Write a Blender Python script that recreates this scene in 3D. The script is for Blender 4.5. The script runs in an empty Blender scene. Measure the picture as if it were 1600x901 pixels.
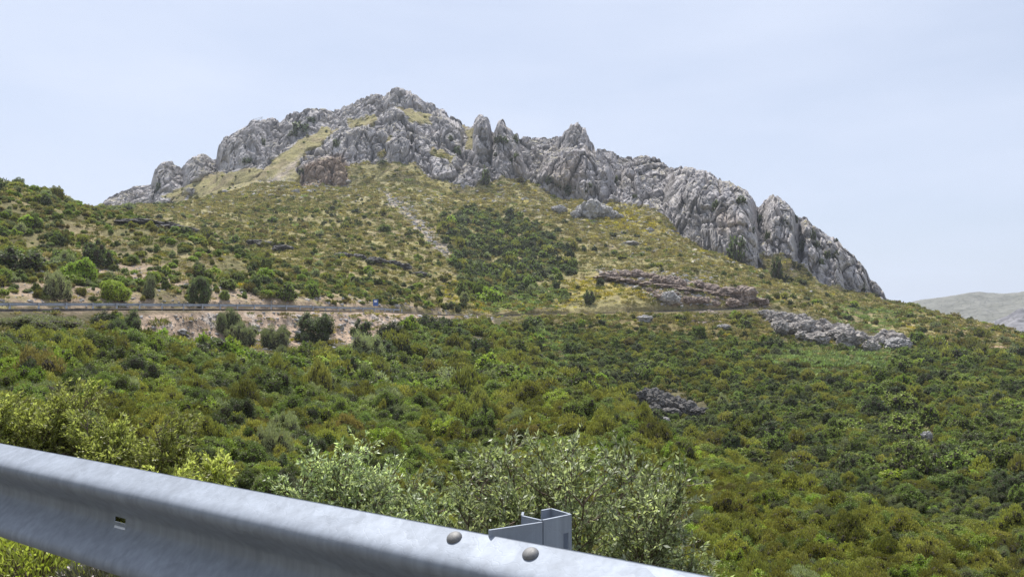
import bpy, math, random
import numpy as np
R = math.radians
rng = np.random.default_rng(7)
random.seed(7)
scene = bpy.context.scene
COL = scene.collection

# ------------------------------------------------------------------ camera, sky, sun, exposure
F = 1186.0                       # focal length in pixels of the 1600 x 901 photograph
PITCH = math.atan(50.0 / F)      # looking slightly up
cam = bpy.data.cameras.new("camera")
cam.sensor_width = 36.0
cam.lens = 36.0 * F / 1600.0
cam.clip_start = 0.05
cam.clip_end = 40000
camo = bpy.data.objects.new("camera", cam)
camo.location = (0, 0, 0)
camo.rotation_euler = (R(90) + PITCH, 0, 0)
COL.objects.link(camo)
scene.camera = camo

SUN_AZ, SUN_EL = R(-18), R(62)   # azimuth clockwise from the view axis (+Y)
world = bpy.data.worlds.new("World")
scene.world = world
world.use_nodes = True
nt = world.node_tree
nt.nodes.clear()
wo = nt.nodes.new("ShaderNodeOutputWorld")
bg = nt.nodes.new("ShaderNodeBackground")
sky = nt.nodes.new("ShaderNodeTexSky")
sky.sky_type = 'NISHITA'
sky.sun_disc = False
sky.sun_elevation = SUN_EL
sky.sun_rotation = SUN_AZ
sky.altitude = 300
sky.air_density = 1.0
sky.dust_density = 2.2
sky.ozone_density = 2.0
bg.inputs['Strength'].default_value = 0.092
# thin high cloud veil, part of the sky itself
tc = nt.nodes.new("ShaderNodeTexCoord")
mp = nt.nodes.new("ShaderNodeMapping"); mp.inputs['Scale'].default_value = (1.1, 1.1, 4.0)
mp.inputs['Rotation'].default_value = (0.0, 0.35, 0.4)
nz = nt.nodes.new("ShaderNodeTexNoise"); nz.inputs['Scale'].default_value = 1.6; nz.inputs['Detail'].default_value = 5; nz.inputs['Roughness'].default_value = 0.5
rmp = nt.nodes.new("ShaderNodeMapRange"); rmp.inputs[1].default_value = 0.36; rmp.inputs[2].default_value = 0.64; rmp.inputs[3].default_value = 0.62; rmp.inputs[4].default_value = 0.92
mixc = nt.nodes.new("ShaderNodeMix"); mixc.data_type = 'RGBA'
mixc.inputs[7].default_value = (6.15, 6.8, 8.3, 1)
nt.links.new(tc.outputs['Generated'], mp.inputs['Vector'])
nt.links.new(mp.outputs[0], nz.inputs['Vector'])
nt.links.new(nz.outputs['Fac'], rmp.inputs[0])
nt.links.new(rmp.outputs[0], mixc.inputs[0])
nt.links.new(sky.outputs[0], mixc.inputs[6])
nt.links.new(mixc.outputs[2], bg.inputs['Color'])
nt.links.new(bg.outputs[0], wo.inputs['Surface'])

sl = bpy.data.lights.new("sun", 'SUN')
sl.energy = 5.0
sl.angle = R(0.5)
sl.color = (1.0, 0.955, 0.89)
so = bpy.data.objects.new("sun", sl)
d_to_sun = (math.sin(SUN_AZ) * math.cos(SUN_EL), math.cos(SUN_AZ) * math.cos(SUN_EL), math.sin(SUN_EL))
from mathutils import Vector
so.rotation_euler = Vector(d_to_sun).to_track_quat('Z', 'Y').to_euler()
so.location = (-40, 40, 120)
COL.objects.link(so)

scene.view_settings.view_transform = 'Standard'
scene.view_settings.look = 'None'
scene.view_settings.exposure = 0.40
scene.view_settings.gamma = 1.0
scene.view_settings.use_curve_mapping = False
scene.render.engine = 'CYCLES'
scene.cycles.max_bounces = 5
scene.cycles.diffuse_bounces = 3
scene.cycles.glossy_bounces = 2
scene.cycles.transmission_bounces = 4
scene.cycles.transparent_max_bounces = 4
scene.cycles.volume_bounces = 0
scene.cycles.use_denoising = True
scene.cycles.denoiser = 'OPENIMAGEDENOISE'
scene.cycles.denoising_input_passes = 'RGB_ALBEDO_NORMAL'
scene.cycles.denoising_prefilter = 'NONE'
scene.cycles.use_adaptive_sampling = True
scene.cycles.adaptive_threshold = 0.008

# ------------------------------------------------------------------ small helpers
CP, SP = math.cos(PITCH), math.sin(PITCH)

def tan_el(az, v):
    """tangent of elevation of image row v at azimuth az"""
    Y = (450.5 - v) / F
    fy = CP - Y * SP
    X = np.tan(az) * fy
    return (SP + Y * CP) / np.hypot(X, fy)

def az_of(u):
    return np.arctan((np.asarray(u, float) - 800.0) / F)

def project(P):
    x, y, z = P[:, 0], P[:, 1], P[:, 2]
    dep = np.maximum(y * CP + z * SP, 1e-3)
    up = -y * SP + z * CP
    return 800 + F * x / dep, 450.5 - F * up / dep

def hash3(ix, iy, iz, seed=0):
    h = (ix.astype(np.int64) * 374761393 + iy.astype(np.int64) * 668265263 + iz.astype(np.int64) * 2147483647 + seed * 974634777) & 0xffffffff
    h = (h ^ (h >> 13)) * 1274126177 & 0xffffffff
    h = (h ^ (h >> 16)) * 2246822519 & 0xffffffff
    h = h ^ (h >> 15)
    return h

def rnd(ix, iy, iz, seed=0):
    return hash3(ix, iy, iz, seed) / 4294967295.0

def vnoise(P, seed=0):
    """smooth value noise in [-1, 1]"""
    i = np.floor(P).astype(np.int64)
    f = P - i
    f = f * f * f * (f * (f * 6 - 15) + 10)
    out = 0
    for a in (0, 1):
        wa = f[:, 0] if a else 1 - f[:, 0]
        for b in (0, 1):
            wb = f[:, 1] if b else 1 - f[:, 1]
            for c in (0, 1):
                wc = f[:, 2] if c else 1 - f[:, 2]
                out = out + wa * wb * wc * rnd(i[:, 0] + a, i[:, 1] + b, i[:, 2] + c, seed)
    return out * 2 - 1

def fbm(P, octv=4, seed=0, gain=0.5):
    s, amp, tot = 0, 1.0, 0
    Q = P.copy()
    for k in range(octv):
        s = s + amp * vnoise(Q, seed + k * 17)
        tot += amp
        amp *= gain
        Q = Q * 2.03 + 11.3
    return s / tot

def worley(P, seed=0, tilt=False):
    i = np.floor(P).astype(np.int64)
    f1 = np.full(len(P), 9.0); f2 = np.full(len(P), 9.0); cid = np.zeros(len(P)); tl = np.zeros(len(P))
    for a in (-1, 0, 1):
        for b in (-1, 0, 1):
            for c in (-1, 0, 1):
                x, y, z = i[:, 0] + a, i[:, 1] + b, i[:, 2] + c
                ox, oy, oz = P[:, 0] - x - rnd(x, y, z, seed), P[:, 1] - y - rnd(x, y, z, seed + 1), P[:, 2] - z - rnd(x, y, z, seed + 2)
                d = np.sqrt(ox * ox + oy * oy + oz * oz)
                near = d < f1
                if tilt:
                    tl = np.where(near, ox * (rnd(x, y, z, seed + 4) - .5) * 2 + oz * (rnd(x, y, z, seed + 6) - .75) * 2, tl)
                f2 = np.where(near, f1, np.minimum(f2, d))
                cid = np.where(near, rnd(x, y, z, seed + 3), cid)
                f1 = np.where(near, d, f1)
    return (f1, f2, cid, tl) if tilt else (f1, f2, cid)

def sstep(a, b, x):
    t = np.clip((x - a) / (b - a), 0, 1)
    return t * t * (3 - 2 * t)

def poly_sd(u, v, poly):
    """signed distance to a polygon, positive inside"""
    p = np.asarray(poly, float)
    q = np.roll(p, -1, 0)
    dmin = np.full(u.shape, 1e9)
    ins = np.zeros(u.shape, bool)
    for (ax, ay), (bx, by) in zip(p, q):
        ex, ey = bx - ax, by - ay
        t = np.clip(((u - ax) * ex + (v - ay) * ey) / (ex * ex + ey * ey + 1e-9), 0, 1)
        dmin = np.minimum(dmin, np.hypot(u - ax - t * ex, v - ay - t * ey))
        c = ((ay > v) != (by > v))
        ins ^= c & (u < ex * (v - ay) / (ey if abs(ey) > 1e-9 else 1e-9) + ax)
    return np.where(ins, dmin, -dmin)

def poly_mask(u, v, poly, soft=6.0):
    p = np.asarray(poly, float)
    out = np.zeros(u.shape)
    sel = (u > p[:, 0].min() - soft) & (u < p[:, 0].max() + soft) & (v > p[:, 1].min() - soft) & (v < p[:, 1].max() + soft)
    if sel.any():
        out[sel] = sstep(-soft, soft, poly_sd(u[sel], v[sel], poly))
    return out

def mesh_np(name, V, faces, mats, smooth=False, fmat=None):
    """mesh from numpy vertices and an (n,3|4) face array (or list of such arrays)"""
    me = bpy.data.meshes.new(name)
    if not isinstance(faces, list):
        faces = [faces]
    faces = [np.asarray(f, np.int32) for f in faces if len(f)]
    tot = np.concatenate([np.full(len(f), f.shape[1], np.int32) for f in faces])
    loops = np.concatenate([f.ravel() for f in faces])
    me.vertices.add(len(V)); me.vertices.foreach_set("co", np.asarray(V, np.float32).ravel())
    me.loops.add(len(loops)); me.loops.foreach_set("vertex_index", loops)
    me.polygons.add(len(tot))
    st = np.zeros(len(tot), np.int32); st[1:] = np.cumsum(tot)[:-1]
    me.polygons.foreach_set("loop_start", st)
    me.polygons.foreach_set("loop_total", tot)
    me.polygons.foreach_set("use_smooth", np.full(len(tot), smooth))
    if fmat is not None:
        me.polygons.foreach_set("material_index", np.asarray(fmat, np.int32))
    for m in (mats if isinstance(mats, (list, tuple)) else [mats]):
        me.materials.append(m)
    me.update(calc_edges=True)
    return me

def tag(o, label=None, cat=None, group=None, kind=None):
    if label: o['label'] = label
    if cat: o['category'] = cat
    if group: o['group'] = group
    if kind: o['kind'] = kind
    return o

def link(name, me, parent=None, loc=None, rot=None, scl=None):
    o = bpy.data.objects.new(name, me)
    COL.objects.link(o)
    if parent is not None: o.parent = parent
    if loc is not None: o.location = loc
    if rot is not None: o.rotation_euler = rot
    if scl is not None: o.scale = scl if hasattr(scl, '__len__') else (scl,) * 3
    return o

def empty(name, loc=(0, 0, 0), rz=0):
    o = link(name, None, loc=loc, rot=(0, 0, rz))
    o.empty_display_size = 0.2
    return o

def box_vf(c, half, ax=None):
    """8 vertices and 6 quads of a box with centre c, half sizes and optional axes (3 unit vectors)"""
    ax = np.eye(3) if ax is None else np.asarray(ax, float)
    V = []
    for sx in (-1, 1):
        for sy in (-1, 1):
            for sz in (-1, 1):
                V.append(np.asarray(c, float) + sx * half[0] * ax[0] + sy * half[1] * ax[1] + sz * half[2] * ax[2])
    Q = [(0, 1, 3, 2), (4, 6, 7, 5), (0, 4, 5, 1), (2, 3, 7, 6), (0, 2, 6, 4), (1, 5, 7, 3)]
    return np.array(V), np.array(Q)

class MB:
    def __init__(s): s.V = []; s.Q = []; s.T = []; s.n = 0
    def add(s, V, f):
        V = np.asarray(V, float); f = np.asarray(f, int)
        (s.T if f.shape[1] == 3 else s.Q).append(f + s.n)
        s.V.append(V); s.n += len(V)
    def box(s, c, half, ax=None): s.add(*box_vf(c, half, ax))
    def tube(s, pts, rad, n=6, cap=True):
        pts = np.asarray(pts, float); m = len(pts)
        rad = np.broadcast_to(rad, (m,))
        t = np.gradient(pts, axis=0); t /= np.linalg.norm(t, axis=1)[:, None] + 1e-12
        ref = np.array([0, 0, 1.0]) if abs(t[:, 2]).mean() < .9 else np.array([1.0, 0, 0])
        a = np.cross(t, ref); a /= np.linalg.norm(a, axis=1)[:, None] + 1e-12
        b = np.cross(t, a)
        ang = np.arange(n) * 2 * np.pi / n
        V = pts[:, None] + rad[:, None, None] * (np.cos(ang)[None, :, None] * a[:, None] + np.sin(ang)[None, :, None] * b[:, None])
        i = np.arange(m - 1)[:, None] * n; j = np.arange(n)[None]
        k = (j + 1) % n
        f = np.stack([i + j, i + k, i + n + k, i + n + j], -1).reshape(-1, 4)
        base = s.n
        s.add(V.reshape(-1, 3), f)
        if cap:
            s.V.append(np.array([pts[0], pts[-1]])); s.n += 2
            c0, c1 = base + m * n, base + m * n + 1
            jj = np.arange(n); kk = (jj + 1) % n
            s.T.append(np.stack([base + kk, base + jj, np.full(n, c0)], -1))
            s.T.append(np.stack([base + (m - 1) * n + jj, base + (m - 1) * n + kk, np.full(n, c1)], -1))
    def mesh(s, name, mat, smooth=False):
        fs = []
        if s.Q: fs.append(np.concatenate(s.Q))
        if s.T: fs.append(np.concatenate(s.T))
        return mesh_np(name, np.concatenate(s.V), fs, mat, smooth)

# ------------------------------------------------------------------ materials
def newmat(name):
    m = bpy.data.materials.new(name); m.use_nodes = True
    n = m.node_tree; n.nodes.clear()
    return m, n

def N(n, t, **kw):
    x = n.nodes.new(t)
    for k, v in kw.items():
        if k in ('operation', 'data_type', 'blend_type', 'attribute_name', 'attribute_type', 'feature', 'distance', 'noise_dimensions', 'layer_name'):
            setattr(x, k, v)
        else:
            x.inputs[k.replace('_', ' ')].default_value = v
    return x

def mat_leaf(name, top, under, jit=0.16, hue=0.016, trans=0.36, rough=0.55, sat=1.0):
    """leaf: one colour with per-leaf and per-plant variation, paler underside, some light passing through"""
    m, n = newmat(name)
    L = n.links.new
    out = N(n, "ShaderNodeOutputMaterial")
    geo = N(n, "ShaderNodeNewGeometry"); oi = N(n, "ShaderNodeObjectInfo")
    mx = N(n, "ShaderNodeMix", data_type='RGBA'); mx.inputs[6].default_value = (*top, 1); mx.inputs[7].default_value = (*under, 1)
    L(geo.outputs['Backfacing'], mx.inputs[0])
    hs = N(n, "ShaderNodeHueSaturation")
    a = N(n, "ShaderNodeMapRange"); a.inputs[3].default_value = 0.5 - hue * .5; a.inputs[4].default_value = 0.5 + hue * 1.3
    L(oi.outputs['Random'], a.inputs[0]); L(a.outputs[0], hs.inputs['Hue'])
    b = N(n, "ShaderNodeMapRange"); b.inputs[3].default_value = 1 - jit * 2; b.inputs[4].default_value = 1 + jit * 2.4
    L(geo.outputs['Random Per Island'], b.inputs[0])
    c = N(n, "ShaderNodeMath", operation='MULTIPLY_ADD'); c.inputs[1].default_value = 7.31; c.inputs[2].default_value = 0.13
    L(oi.outputs['Random'], c.inputs[0])
    fr = N(n, "ShaderNodeMath", operation='FRACT'); L(c.outputs[0], fr.inputs[0])
    d = N(n, "ShaderNodeMapRange"); d.inputs[3].default_value = 0.68; d.inputs[4].default_value = 1.6
    L(fr.outputs[0], d.inputs[0])
    mu = N(n, "ShaderNodeMath", operation='MULTIPLY'); L(b.outputs[0], mu.inputs[0]); L(d.outputs[0], mu.inputs[1])
    L(mu.outputs[0], hs.inputs['Value']); hs.inputs['Saturation'].default_value = sat
    L(mx.outputs[2], hs.inputs['Color'])
    p = N(n, "ShaderNodeBsdfPrincipled", Roughness=rough)
    p.inputs['Specular IOR Level'].default_value = 0.3
    L(hs.outputs[0], p.inputs['Base Color'])
    t = N(n, "ShaderNodeBsdfTranslucent")
    tcx = N(n, "ShaderNodeMix", data_type='RGBA', blend_type='MULTIPLY'); tcx.inputs[0].default_value = 1; tcx.inputs[7].default_value = (1.0, 1.12, 0.5, 1)
    L(hs.outputs[0], tcx.inputs[6]); L(tcx.outputs[2], t.inputs['Color'])
    ms = N(n, "ShaderNodeMixShader"); ms.inputs[0].default_value = trans
    L(p.outputs[0], ms.inputs[1]); L(t.outputs[0], ms.inputs[2]); L(ms.outputs[0], out.inputs['Surface'])
    return m

def mat_plain(name, col, rough=0.8, var=0.3, scale=3.0, metallic=0.0, bump=0.0, col2=None, detail=6):
    m, n = newmat(name); L = n.links.new
    out = N(n, "ShaderNodeOutputMaterial"); p = N(n, "ShaderNodeBsdfPrincipled", Roughness=rough, Metallic=metallic)
    tcn = N(n, "ShaderNodeTexCoord")
    nz = N(n, "ShaderNodeTexNoise", Scale=scale, Detail=detail, Roughness=0.6)
    L(tcn.outputs['Object'], nz.inputs['Vector'])
    mx = N(n, "ShaderNodeMix", data_type='RGBA')
    c2 = col2 or tuple(max(0, c * (1 - var)) for c in col)
    mx.inputs[6].default_value = (*c2, 1)
    mx.inputs[7].default_value = (*[min(1, c * (1 + var)) for c in col], 1)
    rm = N(n, "ShaderNodeMapRange"); rm.inputs[1].default_value = 0.3; rm.inputs[2].default_value = 0.7
    L(nz.outputs['Fac'], rm.inputs[0]); L(rm.outputs[0], mx.inputs[0]); L(mx.outputs[2], p.inputs['Base Color'])
    if bump:
        bp = N(n, "ShaderNodeBump", Strength=bump, Distance=0.1)
        L(nz.outputs['Fac'], bp.inputs['Height']); L(bp.outputs[0], p.inputs['Normal'])
    L(p.outputs[0], out.inputs['Surface'])
    return m

def mat_ground(name):
    """ground whose kind (soil, grass, rock, scree) is a colour attribute; grain for earth, streaks and cracks for rock"""
    m, n = newmat(name); L = n.links.new
    out = N(n, "ShaderNodeOutputMaterial"); p = N(n, "ShaderNodeBsdfPrincipled", Roughness=0.92)
    p.inputs['Specular IOR Level'].default_value = 0.15
    at = N(n, "ShaderNodeAttribute", attribute_name="ground")
    ar = N(n, "ShaderNodeAttribute", attribute_name="rockiness")
    geo = N(n, "ShaderNodeNewGeometry")
    n1 = N(n, "ShaderNodeTexNoise", Scale=1.1, Detail=8, Roughness=0.7)
    L(geo.outputs['Position'], n1.inputs['Vector'])
    n2 = N(n, "ShaderNodeTexNoise", Scale=0.16, Detail=6, Roughness=0.65)
    L(geo.outputs['Position'], n2.inputs['Vector'])
    ad = N(n, "ShaderNodeMath", operation='ADD'); L(n1.outputs['Fac'], ad.inputs[0]); L(n2.outputs['Fac'], ad.inputs[1])
    rm = N(n, "ShaderNodeMapRange"); rm.inputs[1].default_value = 0.75; rm.inputs[2].default_value = 1.25; rm.inputs[3].default_value = 0.5; rm.inputs[4].default_value = 1.5
    L(ad.outputs[0], rm.inputs[0])
    # rock pattern
    mpg = N(n, "ShaderNodeMapping"); mpg.inputs['Scale'].default_value = (0.35, 0.35, 0.10)
    L(geo.outputs['Position'], mpg.inputs['Vector'])
    n3 = N(n, "ShaderNodeTexNoise", Scale=1.0, Detail=9, Roughness=0.72); L(mpg.outputs[0], n3.inputs['Vector'])
    r3 = N(n, "ShaderNodeMapRange"); r3.inputs[1].default_value = 0.34; r3.inputs[2].default_value = 0.64; r3.inputs[3].default_value = 0.55; r3.inputs[4].default_value = 1.3
    L(n3.outputs['Fac'], r3.inputs[0])
    mm = N(n, "ShaderNodeMix", data_type='FLOAT'); L(ar.outputs['Fac'], mm.inputs[0]); L(rm.outputs[0], mm.inputs[2]); L(r3.outputs[0], mm.inputs[3])
    mx = N(n, "ShaderNodeVectorMath", operation='SCALE')
    L(at.outputs['Color'], mx.inputs[0]); L(mm.outputs[0], mx.inputs['Scale'])
    L(mx.outputs[0], p.inputs['Base Color'])
    hm = N(n, "ShaderNodeMath", operation='ADD'); L(n1.outputs['Fac'], hm.inputs[0]); L(n3.outputs['Fac'], hm.inputs[1])
    bp = N(n, "ShaderNodeBump", Strength=0.8, Distance=0.8)
    L(hm.outputs[0], bp.inputs['Height']); L(bp.outputs[0], p.inputs['Normal'])
    L(p.outputs[0], out.inputs['Surface'])
    return m

def mat_rock(name, base=(0.36, 0.35, 0.35), dark=(0.17, 0.165, 0.17), scale=0.22, attr=False, stain=None):
    """limestone: grey with darker vertical streaks and weathered cracks"""
    m, n = newmat(name); L = n.links.new
    out = N(n, "ShaderNodeOutputMaterial"); p = N(n, "ShaderNodeBsdfPrincipled", Roughness=0.9)
    p.inputs['Specular IOR Level'].default_value = 0.15
    geo = N(n, "ShaderNodeNewGeometry")
    mpg = N(n, "ShaderNodeMapping"); mpg.inputs['Scale'].default_value = (scale, scale, scale * 0.35)
    L(geo.outputs['Position'], mpg.inputs['Vector'])
    n1 = N(n, "ShaderNodeTexNoise", Scale=1.0, Detail=9, Roughness=0.68); L(mpg.outputs[0], n1.inputs['Vector'])
    n2 = N(n, "ShaderNodeTexNoise", Scale=scale * 5, Detail=6, Roughness=0.7); L(geo.outputs['Position'], n2.inputs['Vector'])
    vo = N(n, "ShaderNodeTexVoronoi", feature='DISTANCE_TO_EDGE', Scale=scale * 2.2); 
    wv = N(n, "ShaderNodeVectorMath", operation='MULTIPLY_ADD'); wv.inputs[1].default_value = (2.5, 2.5, 2.5)
    L(n1.outputs['Color'], wv.inputs[0]); L(geo.outputs['Position'], wv.inputs[2]); L(wv.outputs[0], vo.inputs['Vector'])
    rm = N(n, "ShaderNodeMapRange"); rm.inputs[1].default_value = 0.36; rm.inputs[2].default_value = 0.62
    L(n1.outputs['Fac'], rm.inputs[0])
    mx = N(n, "ShaderNodeMix", data_type='RGBA'); mx.inputs[6].default_value = (*dark, 1); mx.inputs[7].default_value = (*base, 1)
    L(rm.outputs[0], mx.inputs[0])
    rv = N(n, "ShaderNodeMapRange"); rv.inputs[2].default_value = 0.07; rv.inputs[3].default_value = 0.55; rv.inputs[4].default_value = 1.0
    L(vo.outputs['Distance'], rv.inputs[0])
    r2 = N(n, "ShaderNodeMapRange"); r2.inputs[1].default_value = 0.3; r2.inputs[2].default_value = 0.7; r2.inputs[3].default_value = 0.75; r2.inputs[4].default_value = 1.25
    L(n2.outputs['Fac'], r2.inputs[0])
    mu = N(n, "ShaderNodeMath", operation='MULTIPLY'); L(rv.outputs[0], mu.inputs[0]); L(r2.outputs[0], mu.inputs[1])
    sc = N(n, "ShaderNodeVectorMath", operation='SCALE'); L(mx.outputs[2], sc.inputs[0]); L(mu.outputs[0], sc.inputs['Scale'])
    src = sc.outputs[0]
    if attr:
        at = N(n, "ShaderNodeAttribute", attribute_name="ground")
        am = N(n, "ShaderNodeVectorMath", operation='MULTIPLY'); L(sc.outputs[0], am.inputs[0]); L(at.outputs['Color'], am.inputs[1])
        src = am.outputs[0]
    L(src, p.inputs['Base Color'])
    had = N(n, "ShaderNodeMath", operation='ADD'); L(n1.outputs['Fac'], had.inputs[0]); L(n2.outputs['Fac'], had.inputs[1])
    bp = N(n, "ShaderNodeBump", Strength=0.9, Distance=0.5 / max(scale, .2) * 0.2)
    L(had.outputs[0], bp.inputs['Height']); L(bp.outputs[0], p.inputs['Normal'])
    L(p.outputs[0], out.inputs['Surface'])
    return m

# ------------------------------------------------------------------ terrain: one height surface in profiles fanned out from the viewpoint
RAIL_P, RAIL_D = np.array([-1.75, 2.6]), np.array([0.838, -0.545])
RAIL_D = RAIL_D / np.linalg.norm(RAIL_D)
RAIL_N = np.array([-RAIL_D[1], RAIL_D[0]])          # away from the road, over the slope
def rail_s(x, y):
    return (x - RAIL_P[0]) * RAIL_N[0] + (y - RAIL_P[1]) * RAIL_N[1]
def emb(s):
    return -1.17 - 5.0 * (1 - np.exp(-np.maximum(s - 0.55, 0) / 7.0))

# columns: (u, [(range m, image row v) or (range, None, z)]) rows R1..R13
H = lambda r, z: (r, None, z)
COLS = [
 (-350, [(30,690),(48,605),(62,560),(80,528),(95,506),(100,486),(106,484),(108,474),(155,380),(235,235),H(285,55),H(330,58),H(400,55)]),
 (0,    [(30,690),(50,600),(65,560),(85,530),(110,506),(120,487),(126,484),(128,472),(175,392),(250,290),H(290,37),H(330,40),H(400,50)]),
 (150,  [(30,700),(50,625),(70,585),(95,540),(122,512),(127.7,485),(134,483),(136,472),(178,408),(240,331),H(280,29),H(360,44),H(430,55)]),
 (300,  [(30,720),(52,650),(75,600),(105,555),(132,528),(138,485),(145,483),(147,469),(170,430),(205,374),H(228,16),(400,336),(440,322)]),
 (450,  [(30,750),(55,675),(80,620),(112,570),(142,538),(153.5,486),(160,484),(162,471),(175,450),(198,424),(222,412),(330,358),(400,326)]),
 (600,  [(38,755),(90,630),(115,595),(135,565),(160,525),(177,488),(183,487),(185,478),(205,460),(235,435),(270,408),(340,362),(410,318)]),
 (700,  [(40,770),(110,615),(140,570),(160,545),(187,515),(205,493),(211,492),(213,486),(235,465),(260,445),(300,412),(350,368),(410,325)]),
 (780,  [(42,780),(120,600),(150,562),(170,540),(200,510),(228,494),(234,493),(237,488),(258,472),(285,452),(320,420),(370,375),(420,335)]),
 (900,  [(38,790),(100,605),H(122,-15),(158,596),(210,525),(245,490),(251,489),(254,482),(275,464),(300,442),(330,414),(370,378),(420,345)]),
 (1050, [(32,840),(62,715),H(85,-17),(112,710),(215,530),(255,487),(261,486),(264,468),(282,445),(300,428),(330,412),(370,392),(400,378)]),
 (1200, [(28,870),(46,765),H(65,-16),(90,762),(220,540),(275,481),(281,480),(284,472),(300,460),(320,448),(340,441),(360,434),(375,429)]),
 (1350, [(24,900),(36,820),H(52,-15.5),(72,812),(210,570),(290,516),(298,511),(306,506),(325,498),(350,488),(370,481),(390,474),(410,468)]),
 (1500, [(20,960),(28,890),H(42,-13),(60,876),(190,598),(260,546),(268,541),(276,536),(295,526),(315,518),(335,512),(355,506),(370,502)]),
 (1650, [(18,1010),(25,950),H(38,-13),(52,920),(180,620),(240,572),(247,567),(255,562),(270,557),(290,550),(305,546),(320,542),(335,538)]),
 (1950, [(18,1050),(25,1000),H(38,-15),(52,970),(180,680),(240,625),(247,620),(255,615),(270,610),(290,603),(305,599),(320,595),(335,592)]),
]
# skyline of the mountain and of its right-hand shoulder: (u, v, range)
CREST = [(-350,420,700),(0,400,700),(100,352,700),(150,326,690),(155,321,690),(160,312,690),(175,304,690),(185,300,690),(210,291,690),(232,286,685),(238,262,680),(250,251,680),(264,249,680),(272,258,680),(280,263,680),(286,254,680),(298,243,676),(318,241,674),(328,248,672),(334,250,670),(337,228,668),(345,215,666),(360,206,664),(375,198,662),(392,186,660),(412,187,660),(430,184,658),(433,189,657),(445,178,656),(475,171,652),(500,168,650),(515,172,650),(522,168,650),(545,161,642),(560,152,636),(576,149,632),(588,145,630),(597,147,626),(605,140,622),(616,136,620),(635,140,618),(648,147,616),(660,156,614),(670,160,612),(690,168,606),(705,182,602),(722,192,598),(732,197,590),(738,196,585),(742,184,580),(747,179,578),(760,178,576),(765,186,574),(768,206,572),(773,205,570),(777,190,569),(780,187,569),(786,187,568),(793,200,567),(803,210,566),(808,208,566),(813,216,580),(830,214,600),(868,214,600),(877,214,565),(884,203,560),(893,193,560),(904,190,560),(916,195,560),(919,206,561),(924,222,562),(932,236,570),(945,234,590),(958,237,592),(975,246,596),(1000,243,596),(1022,243,590),(1040,252,570),(1055,263,535),(1068,259,522),(1085,260,515),(1105,265,505),(1120,275,502),(1130,284,500),(1145,287,500),(1165,295,500),(1178,309,500),(1186,326,500),(1195,314,500),(1208,306,500),(1222,309,500),(1236,321,500),(1248,336,500),(1262,338,498),(1272,352,496),(1288,363,494),(1308,373,490),(1320,390,486),(1340,404,482),(1354,419,478),(1361,434,476),(1372,446,474),(1380,455,472),(1384,467,470),(1388,471,465),(1405,475,450),(1450,487,425),(1500,499,392),(1550,510,375),(1600,522,362),(1650,533,355),(1950,585,355)]
# lower edge of the rock: (u, v, range)
BASE = [(-350,440,600),(0,420,600),(150,335,640),(200,331,620),(240,325,600),(300,312,580),(350,292,560),(400,282,540),(460,288,515),(540,292,495),(620,284,480),(660,292,475),(720,306,470),(760,300,478),(800,290,480),(850,300,480),(880,313,473),(920,313,470),(970,310,470),(1030,325,450),(1060,365,437),(1100,395,412),(1160,418,394),(1200,430,394),(1240,440,408),(1290,450,425),(1340,460,445),(1384,469,456),(1450,489.5,418),(1500,500.5,386),(1600,523.5,356),(1650,535,350),(1950,588,350)]

uu = np.concatenate([np.arange(-350, -30, 9.0), np.arange(-30, 1640, 1.55), np.arange(1640, 1950, 9.0)])
AZ = az_of(uu); NU = len(uu)
cu = np.array([c[0] for c in COLS], float)
def pchip_cols(xk, yk, xq):
    """monotone cubic through the knots of every column; xk,yk (K,M) ascending in K, xq (Q,M)"""
    h = np.diff(xk, axis=0); d = np.diff(yk, axis=0) / h
    m = np.zeros_like(yk)
    w1 = 2 * h[1:] + h[:-1]; w2 = h[1:] + 2 * h[:-1]
    same = d[1:] * d[:-1] > 0
    with np.errstate(divide='ignore', invalid='ignore'):
        m[1:-1] = np.where(same, (w1 + w2) / (w1 / np.where(d[:-1] == 0, 1, d[:-1]) + w2 / np.where(d[1:] == 0, 1, d[1:])), 0)
    m[0] = d[0]; m[-1] = d[-1]
    out = np.empty_like(xq)
    cols = np.arange(xk.shape[1])
    for q in range(xq.shape[0]):
        x = xq[q]
        k = np.clip((x[None] >= xk).sum(0) - 1, 0, xk.shape[0] - 2)
        x0, h0 = xk[k, cols], h[k, cols]
        t = np.clip((x - x0) / h0, 0, 1)
        y0, y1, m0, m1 = yk[k, cols], yk[k + 1, cols], m[k, cols], m[k + 1, cols]
        out[q] = y0 * (1 + 2 * t) * (1 - t) ** 2 + h0 * m0 * t * (1 - t) ** 2 + y1 * t * t * (3 - 2 * t) + h0 * m1 * t * t * (t - 1)
    return out

def smooth_u(a, w=25):
    k = np.exp(-np.linspace(-2, 2, 2 * w + 1) ** 2); k /= k.sum()
    p = np.concatenate([np.full(w, a[0]), a, np.full(w, a[-1])])
    return np.convolve(p, k, 'valid')

rk, zk = [], []
for j in range(13):
    rr, zz = [], []
    for u, kn in COLS:
        p = kn[j]
        rr.append(p[0]); zz.append(p[2] if p[1] is None else p[0] * tan_el(az_of(u), p[1]))
    rk.append(smooth_u(np.interp(uu, cu, rr))); zk.append(smooth_u(np.interp(uu, cu, zz)))
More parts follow.
